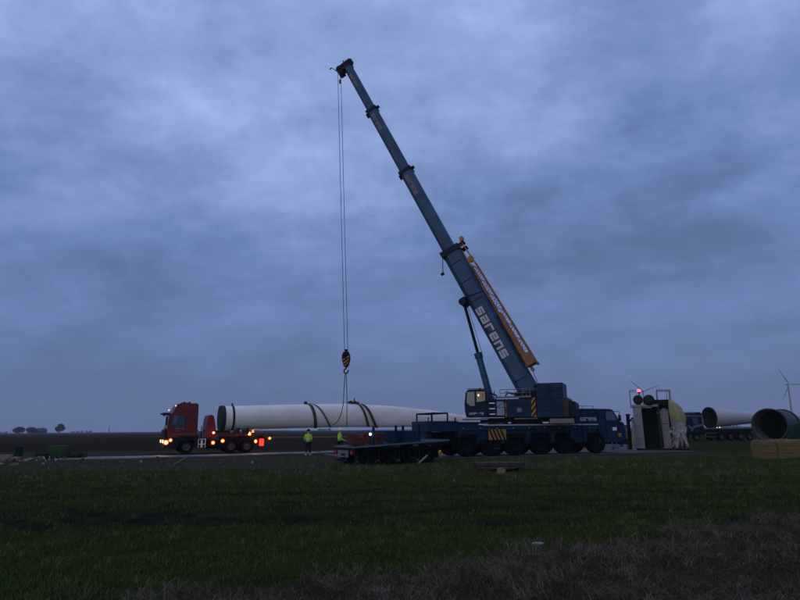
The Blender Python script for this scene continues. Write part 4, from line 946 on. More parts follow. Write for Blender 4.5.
# ---------------------------------------------------------------- people
def skin_body(name, nodes, edges, radii, mat, parent, lv=2):
    me = bpy.data.meshes.new(name); me.from_pydata(nodes, edges, []); me.materials.append(mat)
    o = bpy.data.objects.new(name, me); COL.objects.link(o); o.parent = parent
    sk = o.modifiers.new('skin', 'SKIN'); sk.use_smooth_shade = True
    for i, r in enumerate(radii):
        me.skin_vertices[0].data[i].radius = (r, r) if not isinstance(r, tuple) else r
    me.skin_vertices[0].data[0].use_root = True
    sb = o.modifiers.new('sub', 'SUBSURF'); sb.levels = lv; sb.render_levels = lv
    return o
def person(label, loc, rz, step=0.18, helmet='white', arm=0.25):
    p = thing('person', label, 'person', loc, rz, 'workers in yellow jackets')
    # facing -y locally
    n = []; e_ = []; r = []
    def add(v, rad, par=None):
        n.append(v); r.append(rad)
        if par is not None: e_.append((par, len(n) - 1))
        return len(n) - 1
    pel = add((0, 0, 0.93), (0.15, 0.11))
    wst = add((0, 0, 1.10), (0.135, 0.10), pel); chs = add((0, 0.01, 1.32), (0.165, 0.115), wst)
    nk0 = add((0, 0.0, 1.46), (0.085, 0.075), chs); nk = add((0, -0.01, 1.52), 0.055, nk0)
    hd0 = add((0, -0.02, 1.60), (0.075, 0.09), nk); add((0, -0.02, 1.70), (0.078, 0.092), hd0)
    for s_, st in ((-1, step), (1, -step)):
        hip = add((s_ * 0.10, 0, 0.88), 0.095, pel); kn = add((s_ * 0.11, -st * 0.5 - 0.03, 0.48), 0.062, hip)
        an = add((s_ * 0.115, -st + 0.02, 0.09), 0.045, kn); add((s_ * 0.125, -st - 0.14, 0.05), 0.04, an)
        sh = add((s_ * 0.19, 0.01, 1.40), 0.065, chs); el = add((s_ * 0.25, 0.04, 1.12), 0.045, sh)
        wr = add((s_ * 0.22, -arm * (0.6 if s_ < 0 else 1), 0.98), 0.030, el); pm_ = add((s_ * 0.21, -arm * (0.6 if s_ < 0 else 1) - 0.07, 0.95), (0.038, 0.022), wr)
        for f in range(4):
            k = (f - 1.5) * 0.02; a = add((s_ * 0.21, -arm * (0.6 if s_ < 0 else 1) - 0.12, 0.94 + k), 0.010, pm_); add((s_ * 0.19, -arm * (0.6 if s_ < 0 else 1) - 0.155 + 0.006 * abs(f - 1), 0.925 + k), 0.009, a)
        a = add((s_ * 0.18, -arm * (0.6 if s_ < 0 else 1) - 0.06, 0.985), 0.011, wr); add((s_ * 0.16, -arm * (0.6 if s_ < 0 else 1) - 0.10, 0.99), 0.010, a)
    body = skin_body('body', n, e_, r, M['skin'], p)
    # trousers
    n, e_, r = [], [], []
    pel = add((0, 0, 0.96), (0.17, 0.13)); 
    for s_, st in ((-1, step), (1, -step)):
        hip = add((s_ * 0.10, 0, 0.87), 0.118, pel); kn = add((s_ * 0.11, -st * 0.5 - 0.03, 0.48), 0.088, hip); add((s_ * 0.115, -st + 0.02, 0.13), 0.078, kn)
    skin_body('trousers', n, e_, r, M['navy'], p)
    b = MB(); b.lathe([(1.10, 0.160), (1.15, 0.162)], 24, 'z'); b.v = [(x * 1.18, y * 0.93, z) for x, y, z in b.v]; b.build('reflective_band', M['white'], p)
    n, e_, r = [], [], []
    w0 = add((0, 0, 0.86), (0.185, 0.145)); w1 = add((0, 0, 1.10), (0.17, 0.135), w0); c1 = add((0, 0.01, 1.33), (0.195, 0.145), w1); add((0, 0, 1.48), (0.10, 0.09), c1)
    for s_ in (-1, 1):
        sh = add((s_ * 0.20, 0.01, 1.39), 0.090, c1); el = add((s_ * 0.26, 0.04, 1.12), 0.070, sh); add((s_ * 0.225, -arm * (0.55 if s_ < 0 else 0.92), 0.99), 0.055, el)
    skin_body('jacket', n, e_, r, M['hivis'], p)
    b = MB()
    for s_, st in ((-1, step), (1, -step)):
        x = s_ * 0.12; y = -st
        b.loft([[(x + a * w, y + c_, z) for a, c_ in ((-1, 0.10), (1, 0.10), (1.1, -0.10), (0.6, -0.20), (-0.6, -0.20), (-1.1, -0.10))] for z, w in ((0.0, 0.055), (0.06, 0.055), (0.10, 0.05))])
        b.tube((x, y + 0.03, 0.08), (x, y + 0.02, 0.24), 0.062, 0.066, 10)
    b.build('boots', M['boot'], p)
    b = MB(); hz = 1.70; b.lathe([(hz - 0.02, 0.125), (hz + 0.02, 0.122), (hz + 0.08, 0.10), (hz + 0.125, 0.055), (hz + 0.14, 0.001)], 20, 'z', (0, -0.02, 0))
    b.loft([[(a * w, -0.02 + c_, z) for a, c_ in ((-0.5, -0.10), (0.5, -0.10), (0.3, -0.19), (-0.3, -0.19))] for z, w in ((hz - 0.02, 0.16), (hz - 0.005, 0.16))])
    b.build('helmet' if helmet == 'white' else 'cap', M['white'] if helmet == 'white' else M['navy'], p)
    b = MB(); b.tube((0, -0.105, 1.635), (0, -0.13, 1.60), 0.012, 0.018, 8)
    for s_ in (-1, 1): b.tube((s_ * 0.088, -0.02, 1.59), (s_ * 0.096, -0.01, 1.65), 0.016, 0.018, 8)
    b.build('face', M['skin'], p)
    b = MB()
    for s_ in (-1, 1): b.lathe([(0, 0.001), (0, 0.010), (0.006, 0.001)], 8, 'y', (s_ * 0.032, -0.112, 1.645))
    b.tube((-0.025, -0.106, 1.565), (0.025, -0.106, 1.565), 0.005, n=6); b.build('eyes_and_mouth', M['plastic'], p)
    return p
person('worker in yellow jacket and dark cap standing left of the flatbed', (-6.63, 46.0, 0.0), R_(170), 0.13, 'dark', 0.22)
person('worker in yellow jacket and white helmet half hidden behind the flatbed', (-4.25, 44.6, 0.06), R_(110), 0.16, 'white', 0.42)

# ---------------------------------------------------------------- timber mats in front of the crane
mat_root = mats = thing('mat_stack', 'low stack of weathered timber mats lying on grass before the crane', 'timber', (3.15, 26.4, 0.0), R_(6))
for k in range(3):
    b = MB()
    b.box(0.15 + k * 0.75, 0.33 + k * 0.75, 0.0, 1.2, 0.0, 0.13); b.build('bearer', M['timber'], mats)
for lay in range(2):
    for k in range(5):
        b = MB(); z = 0.135 + lay * 0.125; sh = rnd.uniform(-0.08, 0.08)
        b.box((0.0 if lay else 0.1) + sh, (2.0 if lay else 1.6) + sh, k * 0.235 + rnd.uniform(0, 0.01), k * 0.235 + 0.222, z, z + 0.105 + rnd.uniform(0, 0.012)); b.build('plank', M['timber'], mats)
o = MB().prism([(-0.15, 0), (0.15, 0), (0.17, 0.16), (0.06, 0.24), (-0.12, 0.2)], -0.12, 0.12).build('wood_block', M['palewood']); o.location = (3.9, 25.6, 0.0); tag(o, 'small brown wood block on the grass before the timber mats', 'wood block')

# ---------------------------------------------------------------- machinery and covered parts right of the crane
NB = at(640, 449, 50); NX = NB.x
def nx(px): return (px - 640) / 13.4
def nz_(py): return 1.75 + (426.9 - py) * 50.3 / 630
nac = thing('machine_frame', 'open upright machine shell with grey side wall and railed top', 'machinery', (NX, 50.0, 0.0), R_(-20.5))
b = MB(); b.box(nx(634), nx(686), -0.6, 2.6, 0.0, 0.16); b.build('base', M['steel'], nac)
b = MB(); b.prism([(nx(636.5), 0.161), (nx(645.2), 0.161), (nx(644.4), nz_(407)), (nx(636), nz_(408))], -0.3, 2.0); b.build('side_wall', M['plaster'], nac)
b = MB(); r = nx(652) - nx(643.8); cx_ = nx(652)
ring = [(cx_ + r * math.cos(a), 0.75 + 1.0 * math.sin(a)) for a in np.linspace(math.pi * 1.0, 2 * math.pi, 15)]
ri = [(cx_ + (r - .06) * math.cos(a), 0.75 + 0.94 * math.sin(a)) for a in np.linspace(2 * math.pi, math.pi * 1.0, 15)]
b.prism([(p[0], p[1] * -1 + 1.3) for p in ring] + [(p[0], p[1] * -1 + 1.3) for p in ri], 0.161, nz_(408), axis='z'); b.box(nx(660), nx(662), -0.3, 1.9, 0.161, nz_(405))
for k in range(3): b.box(nx(646) + k * 0.17, nx(645) + k * 0.17 + 0.05, 0.3, 0.5, 0.2, nz_(409))
b.box(nx(655), nx(672), 1.45, 1.55, 0.161, nz_(405)); b.build('shell', M['shellin'], nac)
b = MB(); b.box(nx(635), nx(661), -0.35, 2.05, nz_(407.5) + 0.002, nz_(405.3)); b.build('top_beam', M['plaster'], nac)
b = MB(); b.box(nx(657), nx(673), -0.2, 1.9, nz_(404.8), nz_(401)); b.box(nx(671), nx(672.6), -0.2, -0.05, 0.161, nz_(404.8) - .002); b.build('deck', M['steel'], nac)
for px, py, rr in ((642, 400.6, 0.36), (652.5, 401.3, 0.42)):
    b = MB(); b.lathe([(-0.45, 0.001), (-0.45, rr * 0.8), (-0.40, rr), (0.9, rr), (0.95, 0.001)], 22, 'y', (nx(px), 0, nz_(py))); b.lathe([(-0.50, 0.001), (-0.50, rr * 0.3), (-0.449, rr * 0.3)], 12, 'y', (nx(px), 0, nz_(py))); b.build('drum', M['plastic'], nac)
b = MB()
b.path([(nx(634.5), -0.3, nz_(408)), (nx(634.2), -0.3, nz_(391.5)), (nx(641), -0.3, nz_(391.3))], 0.03); b.path([(nx(634.2), 1.8, nz_(408)), (nx(634.2), 1.8, nz_(391.5)), (nx(646), 1.8, nz_(391.5))], 0.025)
b.build('railing', M['grey'], nac); b = MB(); b.path([(nx(661), -0.15, nz_(401)), (nx(661), -0.15, nz_(391.5)), (nx(673.5), -0.15, nz_(392)), (nx(673.5), -0.15, nz_(402))], 0.035); b.tube((nx(670), -0.15, nz_(401)), (nx(670), -0.15, nz_(392)), 0.022)
b.path([(nx(661), 1.8, nz_(401)), (nx(661), 1.8, nz_(391.5)), (nx(673.5), 1.8, nz_(392)), (nx(673.5), 1.8, nz_(402))], 0.03); b.tube((nx(661), -0.15, nz_(391.5)), (nx(661), 1.8, nz_(391.5)), 0.025); b.tube((nx(673.5), -0.15, nz_(392)), (nx(673.5), 1.8, nz_(392)), 0.025)
b.build('railing', M['grey'], nac)
b = MB(); b.tube((nx(643.6), 0.2, nz_(405)), (nx(643.6), 0.2, nz_(393.5)), 0.04); b.box(nx(642), nx(645.5), 0.05, 0.35, nz_(394), nz_(393)); bc = b.build('beacon_post', M['steel'], nac)
b = MB(); b.lathe([(nz_(393) + .001, 0.15), (nz_(390.6), 0.15), (nz_(390), 0.001)], 16, 'z', (nx(643.7), 0.2, 0)); b.build('beacon', M['g_beacon'], bc)
lamp('lamp_light', (nx(643.7), -0.15, nz_(389)), 3, (1, 0.12, 0.12), nac, 0.15)
g = thing('tall_cabinet', 'tall pale grey folded cabinet beside the yellow cover', 'cabinet', (NX, 50.0, 0.16), R_(-20.5))
b = MB(); b.prism([(nx(663.5), 0.0), (nx(671.3), 0.0), (nx(670.0), nz_(424) - .16), (nx(662.5), nz_(424) - .16)], 0.1, 1.0); b.build('lower_body', M['plaster'], g)
b = MB(); b.prism([(nx(661.8), nz_(423.6) - .16), (nx(670.0), nz_(423.6) - .16), (nx(670.2), nz_(411) - .16), (nx(666.0), nz_(408.8) - .16), (nx(658.5), nz_(413.2) - .16), (nx(660.8), nz_(414.5) - .16)], 0.05, 1.05); b.build('upper_body', M['plaster'], g)
b = MB(); b.box(nx(661), nx(664), -0.1, 0.09, 0.0, 0.06); b.build('foot', M['plaster'], g)
# yellow cover with pale wrap below
cov = thing('covered_part', 'machine part under a yellow green tarp with torn pale wrapping below', 'covered load', (NX - 0.35, 49.1, 0.0), R_(-20.5))
rows = [(401.5, 672.5, 674.5), (403, 671, 676.5), (406, 670.6, 680), (409, 670.6, 683), (413, 670.8, 685), (417, 671.2, 686.2), (421, 671.8, 686.2), (425, 672.2, 685.8), (430, 672.8, 685)]
rings = []
for k, (py, a, c_) in enumerate(rows):
    cx_ = (nx(a) + nx(c_)) / 2; w = (nx(c_) - nx(a)) / 2; ring = []
    for i in range(26):
        th_ = 2 * math.pi * i / 26; f = 1 + 0.06 * math.sin(5 * th_ + k * 0.7) + rnd.uniform(-.02, .02)
        ring.append((cx_ + w * f * math.cos(th_), 0.7 + (w * 0.9 + 0.15) * f * math.sin(th_), nz_(py) + 0.05 * math.sin(3 * th_)))
    rings.append(ring)
MB().loft(rings[:7]).build('yellow_cover', M['yellowtarp'], cov)
b = MB(); b.loft([[(p[0] * 0.985 + 0.04, p[1], p[2]) for p in r_] for r_ in rings[6:]])
for k in range(13):
    x = nx(673 + k * 0.98); yy = 0.15 + 0.35 * math.sin(k * 2.3); top = nz_(427); w = rnd.uniform(0.09, 0.26); end = rnd.choice((0.17, 0.2, 0.5, 0.9, 0.3)) + rnd.uniform(0, 0.2)
    seg = 6; pp = [Vector((x, yy, top))]; ww = [w]
    for j in range(1, seg + 1):
        pp.append(Vector((pp[-1].x + rnd.uniform(-.09, .08), yy + rnd.uniform(-.08, .08), top + (end - top) * j / seg))); ww.append(w * (1 - 0.75 * j / seg) * rnd.uniform(.6, 1.35) + 0.012)
    b.loft([[(p.x - v, p.y - .02 + .05 * math.sin(j + k), p.z), (p.x, p.y - .09 * math.cos(j * 1.7 + k), p.z + rnd.uniform(-.03, .03)), (p.x + v, p.y + .03 * math.sin(j * 2 + k), p.z), (p.x, p.y + .06, p.z)] for j, (p, v) in enumerate(zip(pp, ww))])
b.build('pale_wrapping', M['wrap'], cov)
b = MB(); b.tube((nx(677), 0.7, 0.0), (nx(677), 0.7, 2.6), 0.25, n=12); b.tube((nx(683), 0.8, 0.0), (nx(682), 0.8, 2.6), 0.12, n=10); b.build('core', M['rust'], cov)
# smaller upright things between crane and shell
o = thing('tall_cabinet', 'narrow grey white cabinet just behind the front of the crane', 'cabinet', (0, 0, 0))
c0 = at(626.5, 447, 52); k52 = 52.3 / 630
o.location = (c0.x, 52, 0)
b = MB(); b.box(0, 5.4 * k52, 0, 0.8, 0.0, 24.5 * k52 - 0.2); b.build('body', M['plaster'], o); b = MB(); b.box(-0.03, 5.4 * k52 + .03, -0.03, 0.83, 24.5 * k52 - 0.199, 24.5 * k52 - 0.1); b.build('lid', M['grey'], o)
b = MB(); b.box(0.06, 5.4 * k52 - 0.06, -0.02, -0.001, 0.2, 1.6); b.build('door', M['plaster'], o)
o = thing('steel_post', 'dark steel post with short bent arm left of the machine shell', 'post', (at(630.5, 447, 51).x, 51, 0))
b = MB(); b.box(-0.1, 0.12, 0, 0.2, 0.0, 2.75); b.build('post', M['steel'], o); b = MB(); b.bar((0.1, 0.1, 2.2), (0.42, 0.1, 2.5), 0.12, 0.12); b.bar((-0.12, 0.1, 2.75), (0.2, 0.1, 2.72), 0.14, 0.1); b.build('arm', M['steel'], o)
o = thing('rolled_sheet', 'upright rolled sheet with yellow green band left of the machine shell', 'rolled sheet', (at(634.3, 448, 49.5).x, 49.5, 0))
b = MB(); b.tube((0.0, 0, 0.0), (0.02, 0, 0.45), 0.14, 0.13, 12); b.tube((0.02, 0, 1.15), (0.05, 0, 2.35), 0.12, 0.09, 12); b.build('pale_roll', M['wrap'], o)
b = MB(); b.tube((0.02, 0, 0.45), (0.02, 0, 1.15), 0.15, 0.14, 12); b.build('yellow_band', M['yellowtarp'], o)
sl0 = at(604, 449, 47)
for k, (dx_, w, dz) in enumerate(((0, 1.2, 0.0), (1.3, 0.9, 0.0), (0.15, 1.6, 0.24))):
    b = MB(); b.prism([(0.03, 0), (w - 0.03, 0), (w, 0.03), (w, 0.19), (w - 0.03, 0.22), (0.03, 0.22), (0, 0.19), (0, 0.03)], 0, 0.9)
    o = b.build('concrete_slab', M['concrete']); o.location = (sl0.x + dx_ + 0.3, 49.6, 0.05 + dz)
    tag(o, ['pale concrete slab at the bottom left before the crane cab', 'short pale concrete slab at the bottom near the steel post', 'long pale concrete slab lying on the two others'][k], 'concrete slab', 'concrete slabs by the crane cab')

# ---------------------------------------------------------------- second truck with pale tapered section
def vx(px, Y=80): return at(px, 430, Y).x
T2 = thing('transport_truck', 'distant dark truck with white cab outline carrying a pale tapered tube', 'truck', (vx(688), 80, 0), R_(14))
q_ = 0.129
b = MB(); b.prism([(-0.1, 1.0), (2.35, 1.0), (2.35, 3.1), (2.0, 3.55), (0.5, 3.55), (0.0, 2.4)], 0, 2.4); c2 = b.build('cab', M['darkblue'], T2)
b = MB(); b.prism([(0.9, 2.05), (2.0, 2.05), (2.0, 2.85), (0.7, 2.85)], -0.015, -0.001); b.build('window', M['glass'], c2)
b = MB(); b.box(0.0, 2.3, -0.05, -0.016, 3.0, 3.15); b.bar((2.2, -0.04, 3.15), (2.25, -0.04, 2.1), 0.05, 0.22); b.bar((2.2, -0.04, 2.0), (0.9, -0.04, 1.75), 0.05, 0.24); b.bar((0.9, -0.04, 1.75), (0.5, -0.04, 1.25), 0.05, 0.2); b.bar((0.1, -0.04, 1.9), (0.7, -0.04, 1.4), 0.05, 0.2); b.box(-0.2, 1.2, -0.1, -0.017, 3.4, 3.5); b.build('trim', M['grey'], c2)
b = MB(); b.box(-0.25, 0.15, 0.1, 2.3, 1.6, 3.0); b.build('grille', M['rust'], c2)
b = MB(); b.box(-0.2, 9.5, 0.3, 2.1, 0.75, 1.15); b.box(3.2, 10, 0.1, 2.3, 1.15, 1.45); b.build('chassis', M['steel'], T2)
b = MB(); b.path([(2.5, 0.0, 0.5), (4.1, 0.0, 0.5)], 0.04); b.path([(2.5, 0, 0.95), (4.1, 0, 0.95)], 0.04); b.path([(2.5, 0, 0.5), (2.5, 0, 0.95)], 0.04); b.build('side_rack', M['grey'], T2)
w2 = make_wheel(0.5, 0.34, M['rim'], T2); w2.location = (1.2, 0.0, 0.5)
for x in (4.9, 6.2, 7.8, 9.1): place_copy(w2, T2, (x, 0.0, 0.5))
for x in (1.2, 4.9, 6.2, 7.8, 9.1): place_copy(w2, T2, (x, 2.4, 0.5), math.pi)
for x in (4.25, 4.65):
    b = MB(); b.lathe([(-0.05, 0.001), (-0.05, 0.06), (0, 0.06)], 10, 'y', (x, 0, 1.65)); b.build('marker_lamp', M['g_cab'], T2)
TB = thing('tapered_section', 'pale open ended tapered tube lying on the distant truck', 'turbine section', (vx(711.5), 80.3, 2.85), R_(15))
b = MB(); prf = [(0.0, 1.24), (0.3, 1.25), (3, 1.02), (8, 0.62), (17, 0.30), (17.0, 0.001)]
b.lathe(prf, 36, 'x', (0, 0, 0)); b.build('shell', material('dull_grey_gelcoat', (0.40, 0.40, 0.40), 0.5, 0, 0.05, 0.6), TB)
b = MB(); b.lathe([(-0.03, 1.25), (-0.03, 1.10), (0.3, 1.08), (2.5, 0.9), (2.5, 0.001)], 36, 'x'); b.build('inner_wall', M['shellin'], TB)
b = MB(); b.lathe([(-0.04, 1.12), (-0.04, 1.31), (0.10, 1.31), (0.10, 1.251)], 36, 'x'); b.build('flange', M['steel'], TB)

# ---------------------------------------------------------------- steel tube section and straw bales on the right
ta = math.atan2(0.78, 0.62); tc_ = at(769.5, 425, 65)
TS = thing('tower_section', 'wide open steel tower tube facing the viewer behind straw bales', 'tower section', (tc_.x, 65, 1.86), ta)
b = MB(); b.lathe([(0, 1.56), (0.0, 1.66), (0.12, 1.66), (0.12, 1.60), (8.3, 1.60), (8.3, 1.74), (8.6, 1.74), (8.6, 0.001)], 48, 'x'); b.build('shell', material('dark_green_steel', (0.022, 0.034, 0.030), 0.6, 0, 0.2, 2, spec=0.2), TS)
b = MB(); b.lathe([(0.0, 1.56), (0.05, 1.53), (8.2, 1.53)], 48, 'x'); b.lathe([(2.6, 1.529), (2.6, 1.46), (2.75, 1.46), (2.75, 1.529)], 48, 'x'); b.build('inner_wall', material('dull_primer', (0.10, 0.115, 0.12), 0.7, 0, 0.2, 2, spec=0.2), TS)
b = MB(); b.lathe([(5.0, 1.527), (5.0, 0.001)], 48, 'x'); b.build('darkness_disc', material('tube_darkness_plate', (0.006, 0.007, 0.008), 1.0, 0, 0.1, 3, spec=0.0), TS)  # near-black disc stands in for the darkness deep inside the tube
b = MB()
for x in (1.0, 7.0): b.box(x, x + 0.3, -1.3, 1.3, -1.86, -1.35)
b.build('cradle', M['timber'], TS)
# bales
def bale(w, d, h, seed):
    rg = random.Random(seed); b = MB(); nxx, nyy, nzz = 12, 10, 9
    import itertools
    idx = {}
    def P(i, j, k):
        if (i, j, k) not in idx:
            x, y, z = w * i / nxx, d * j / nyy, h * k / nzz
            e_ = [abs(2 * i / nxx - 1), abs(2 * j / nyy - 1), abs(2 * k / nzz - 1)]
            rr = 0.05 * sum(v ** 8 for v in e_)
            cx, cy, cz = w / 2, d / 2, h / 2
            f = 1 - (max(0, rr - 0.05)) * 0.9
            jz = 0.028
            idx[(i, j, k)] = len(b.v); b.v.append((cx + (x - cx) * f + rg.uniform(-jz, jz), cy + (y - cy) * f + rg.uniform(-jz, jz), max(0, cz + (z - cz) * f + rg.uniform(-jz, jz))))
        return idx[(i, j, k)]
    def q(a, c_, e_, g_): b.f.append((a, c_, e_, g_)); b.mi.append(0)
    for i in range(nxx):
        for j in range(nyy):
            for k in (0, nzz): q(P(i, j, k), P(i + 1, j, k), P(i + 1, j + 1, k), P(i, j + 1, k))
    for i in range(nxx):
        for k in range(nzz):
            for j in (0, nyy): q(P(i, j, k), P(i + 1, j, k), P(i + 1, j, k + 1), P(i, j, k + 1))
    for j in range(nyy):
        for k in range(nzz):
            for i in (0, nxx): q(P(i, j, k), P(i, j + 1, k), P(i, j + 1, k + 1), P(i, j, k + 1))
    return b
def strawfuzz(w, d, h, seed):
    rg = random.Random(seed); b = MB()
    for k in range(900):
        f = rg.choice('ftls')
        x, y, z = rg.uniform(0, w), rg.uniform(0, d), rg.uniform(0, h)
        if f == 'f': y = -0.005
        elif f == 't': z = h + 0.0
        elif f == 'l': x = -0.005
        else: x = w + 0.005
        v = Vector((rg.uniform(-1, 1), rg.uniform(-1, 1), rg.uniform(-.6, .6))).normalized() * rg.uniform(0.04, 0.12)
        n_ = Vector((0, -1, 0)) if f == 'f' else (Vector((0, 0, 1)) if f == 't' else (Vector((-1, 0, 0)) if f == 'l' else Vector((1, 0, 0))))
        p = Vector((x, y, z)); e_ = v.cross(n_).normalized() * 0.006
        b.add([p - e_, p + e_, p + v + n_ * 0.03], [(0, 1, 2)])
    return b
bx = at(760.3, 440, 35).x
lab = ['small straw bale at the left end of the bales before the tower tube', 'longer straw bale touching the small one on its right', 'straw bale at the far right of the bales']
xx = bx
for k, w in enumerate((0.86, 1.30, 1.35)):
    t = thing('straw_bale', lab[k], 'straw bale', (xx, 35.0 + k * 0.03, 0), R_(rnd.uniform(-1.5, 1.5)), 'straw bales before the tower tube')
    bale(w, 1.1, 1.0 + rnd.uniform(-.02, .02), k + 3).build('bale', M['straw'], t); strawfuzz(w, 1.1, 1.0, k + 9).build('loose_straw', M['straw'], t)
    b = MB()
    for f in (0.3, 0.7): b.box(0.0, w, -0.018, -0.008, f, f + 0.012)
    b.build('twine', M['timber'], t)
    xx += w + 0.03
# green netting slumped by the tube
gn = at(794, 439, 48)
rings = []
for k in range(7):
    f = k / 6; ring = []
    for i in range(22):
        th_ = 2 * math.pi * i / 22; w = (1.3 * (1 - f * 0.85)) * (1 + 0.16 * math.sin(3 * th_ + k) + rnd.uniform(-.07, .07))
        ring.append((gn.x + 0.4 + w * math.cos(th_) + 0.2 * f, 48 + 0.8 * w * math.sin(th_), 1.9 * (1 - (1 - f) ** 1.6) + rnd.uniform(-.04, .04) if k else 0))
    rings.append(ring)
o = MB().loft(rings).build('green_netting', M['greennet']); tag(o, 'slumped heap of green netting behind the straw bales', 'netting')

# ---------------------------------------------------------------- clutter on the left
def clutter(name, label, cat, px, py, Y, parts, rz=0, grp=None):
    p = at(px, py, Y); t = thing(name, label, cat, (p.x, Y, 0), rz, grp)
    for nm, mb, mat in parts: mb.build(nm, M[mat], t)
    return t
b1 = MB(); b1.prism([(0.05, 0.12), (1.15, 0.12), (1.22, 0.78), (0.0, 0.78)], 0, 0.9)
b2 = MB(); b2.box(-0.03, 1.25, -0.03, 0.93, 0.781, 0.84); b2.box(0.15, 0.2, -0.03, -0.001, 0.15, 0.78); b2.box(0.6, 0.65, -0.03, -0.001, 0.15, 0.78); b2.box(1.02, 1.07, -0.03, -0.001, 0.15, 0.78)
b3 = MB(); b3.box(0.1, 0.3, 0.05, 0.85, 0, 0.119); b3.box(0.9, 1.1, 0.05, 0.85, 0, 0.119)
clutter('skip_container', 'small green steel skip standing among debris on the far left', 'skip', 46.5, 457, 44, [('bin', b1, 'green'), ('rim', b2, 'green'), ('runner', b3, 'steel')])
b1 = MB(); 
for k in range(4): b1.box(0, 1.5 + 0.1 * (k % 2), k * 0.25, k * 0.25 + 0.22, 0.0, 0.16)
b2 = MB()
for k in range(4): b2.box(0.02, 1.35 - 0.08 * (k % 2), k * 0.25, k * 0.25 + 0.22, 0.162, 0.34)
clutter('timber_pile', 'pale timber pile cut off by the left edge of the photo', 'timber', -10, 458, 41.5, [('lower_layer', b1, 'palewood'), ('upper_layer', b2, 'palewood')])
b1 = MB(); b1.box(0, 0.55, 0, 0.6, 0, 0.14); b2 = MB(); b2.box(0.03, 0.5, 0.05, 0.55, 0.141, 0.24)
clutter('pallet', 'low pale pallet lying next to the pale timber pile', 'pallet', 9.5, 459, 41, [('base', b1, 'palewood'), ('top', b2, 'palewood')])
b1 = MB(); b1.bar((0, 0, 0.12), (0.9, 0.1, 0.10), 0.22, 0.06); 
clutter('plank', 'single pale plank on the ground between green debris and skip', 'plank', 24, 459.5, 40.5, [('board', b1, 'concrete')])
for k, (px, w, h, mt, lb) in enumerate(((18, 0.5, 0.9, 'greennet', 'dark green drum standing left of the loose plank'), (35, 0.6, 0.4, 'steel', 'dark scrap box right of the loose plank'), (66, 0.8, 0.35, 'steel', 'dark scrap box to the right of the green skip'), (76, 0.5, 0.28, 'green', 'flat green crate at the left end of the road plates'))):
    b1 = MB(); b2 = MB()
    if k == 0: b1.lathe([(0, 0.001), (0, 0.25), (0.4, 0.26), (0.42, 0.25), (0.8, 0.25), (0.8, 0.001)], 16, 'z'); b2.lathe([(0.801, 0.001), (0.801, 0.27), (0.84, 0.27), (0.84, 0.001)], 16, 'z')
    else: b1.prism([(0, 0), (w, 0), (w * 1.05, h), (-w * 0.04, h * 0.85)], 0, 0.5); b2.bar((-0.1, 0.2, h), (w + 0.1, 0.3, h + 0.08), 0.1, 0.05)
    clutter('drum' if k == 0 else 'scrap_box', lb, 'drum' if k == 0 else 'box', px, 458, 42 + k * 0.4, [('body', b1, mt), ('top', b2, 'steel')])
rq = random.Random(21); b = MB()
for k in range(90):
    x = rq.gauss(-24.4, 1.6) if k < 60 else rq.uniform(-27, -8); y = rq.uniform(39.5, 42.6) if k < 60 else rq.uniform(34, 39); l, w, h = rq.uniform(.1, .5), rq.uniform(.05, .2), rq.uniform(.04, .22 if k < 60 else .12); a = rq.uniform(0, 3.1)
    vs = [(x + math.cos(a) * u * l - math.sin(a) * v * w, y + math.sin(a) * u * l + math.cos(a) * v * w, z * h * (1 + 0.8 * u * (z > 0))) for z in (0, 1) for u, v in ((-.5, -.5), (.5, -.5), (.5, .5), (-.5, .5))]
    b.add(vs, [(0, 3, 2, 1), (4, 5, 6, 7), (0, 1, 5, 4), (1, 2, 6, 5), (2, 3, 7, 6), (3, 0, 4, 7)], rq.choice((0, 0, 0, 1, 2, 3) if k < 60 else (0, 0, 0, 1)))
o = b.build('debris', [M['timber'], M['palewood'], M['green'], M['concrete']]); o['kind'] = 'stuff'; o['label'] = 'scattered small debris and offcuts on the churned strip at the left'
o = MB().box(-0.45, 0.45, -0.07, 0.07, -0.03, 0.03).build('plank', M['palewood']); p = at(180, 463, 34.5); o.location = (p.x, 34.5, 0.22); o.rotation_euler = (0, R_(-32), R_(15)); tag(o, 'short tilted board sticking out of weeds below the truck cab', 'plank')
# pale stone in the grass near the camera
rs = random.Random(5); b = MB(); rings = []
for k in range(6):
    f = k / 5; ring = []
    for i in range(12):
        a = 2 * math.pi * i / 12; w = math.sin(math.pi * (0.12 + 0.80 * f)) * (1 + rs.uniform(-.15, .15)); ring.append((0.10 * w * math.cos(a), 0.05 * w * math.sin(a), 0.045 * f + rs.uniform(-.006, .006)))
    rings.append(ring)
o = b.loft(rings).build('stone', M['concrete']); o.location = (1.98, 9.75, float(height(np.array([1.98]), np.array([9.75]))[0]) + 0.04); tag(o, 'pale stone lying at the edge of the dead grass', 'stone')
# lime sheet and lamp behind the crane's tail
o = MB().loft([[(2.1 + x, 45.0 + y, 0.06 + z) for x, y in ((0, 0), (2.6, 0.3), (2.5, 1.6), (0.1, 1.4))] for z in (0, 0.16)]).build('lime_slab', M['lime']); tag(o, 'flat lime green sheet on the ground behind the crane tail', 'sheet')  # flat lime-coloured slab lying over the ground
lt = thing('warning_lantern', 'small orange lantern glowing beneath the tail of the crane', 'lantern', (at(441, 450, 44.6).x, 44.6, 0.05))
b = MB(); b.box(-0.12, 0.12, -0.08, 0.08, 0, 0.22); b.build('battery_box', M['yellowpole'], lt)
b = MB(); b.lathe([(0.221, 0.07), (0.34, 0.06), (0.36, 0.001)], 12, 'z'); b.build('lens', glow('orange_lens', (1.0, 0.42, 0.16), 2.0), lt); lamp('lamp_light', (0.0, -0.25, 0.5), 2.0, (1, 0.6, 0.3), lt)

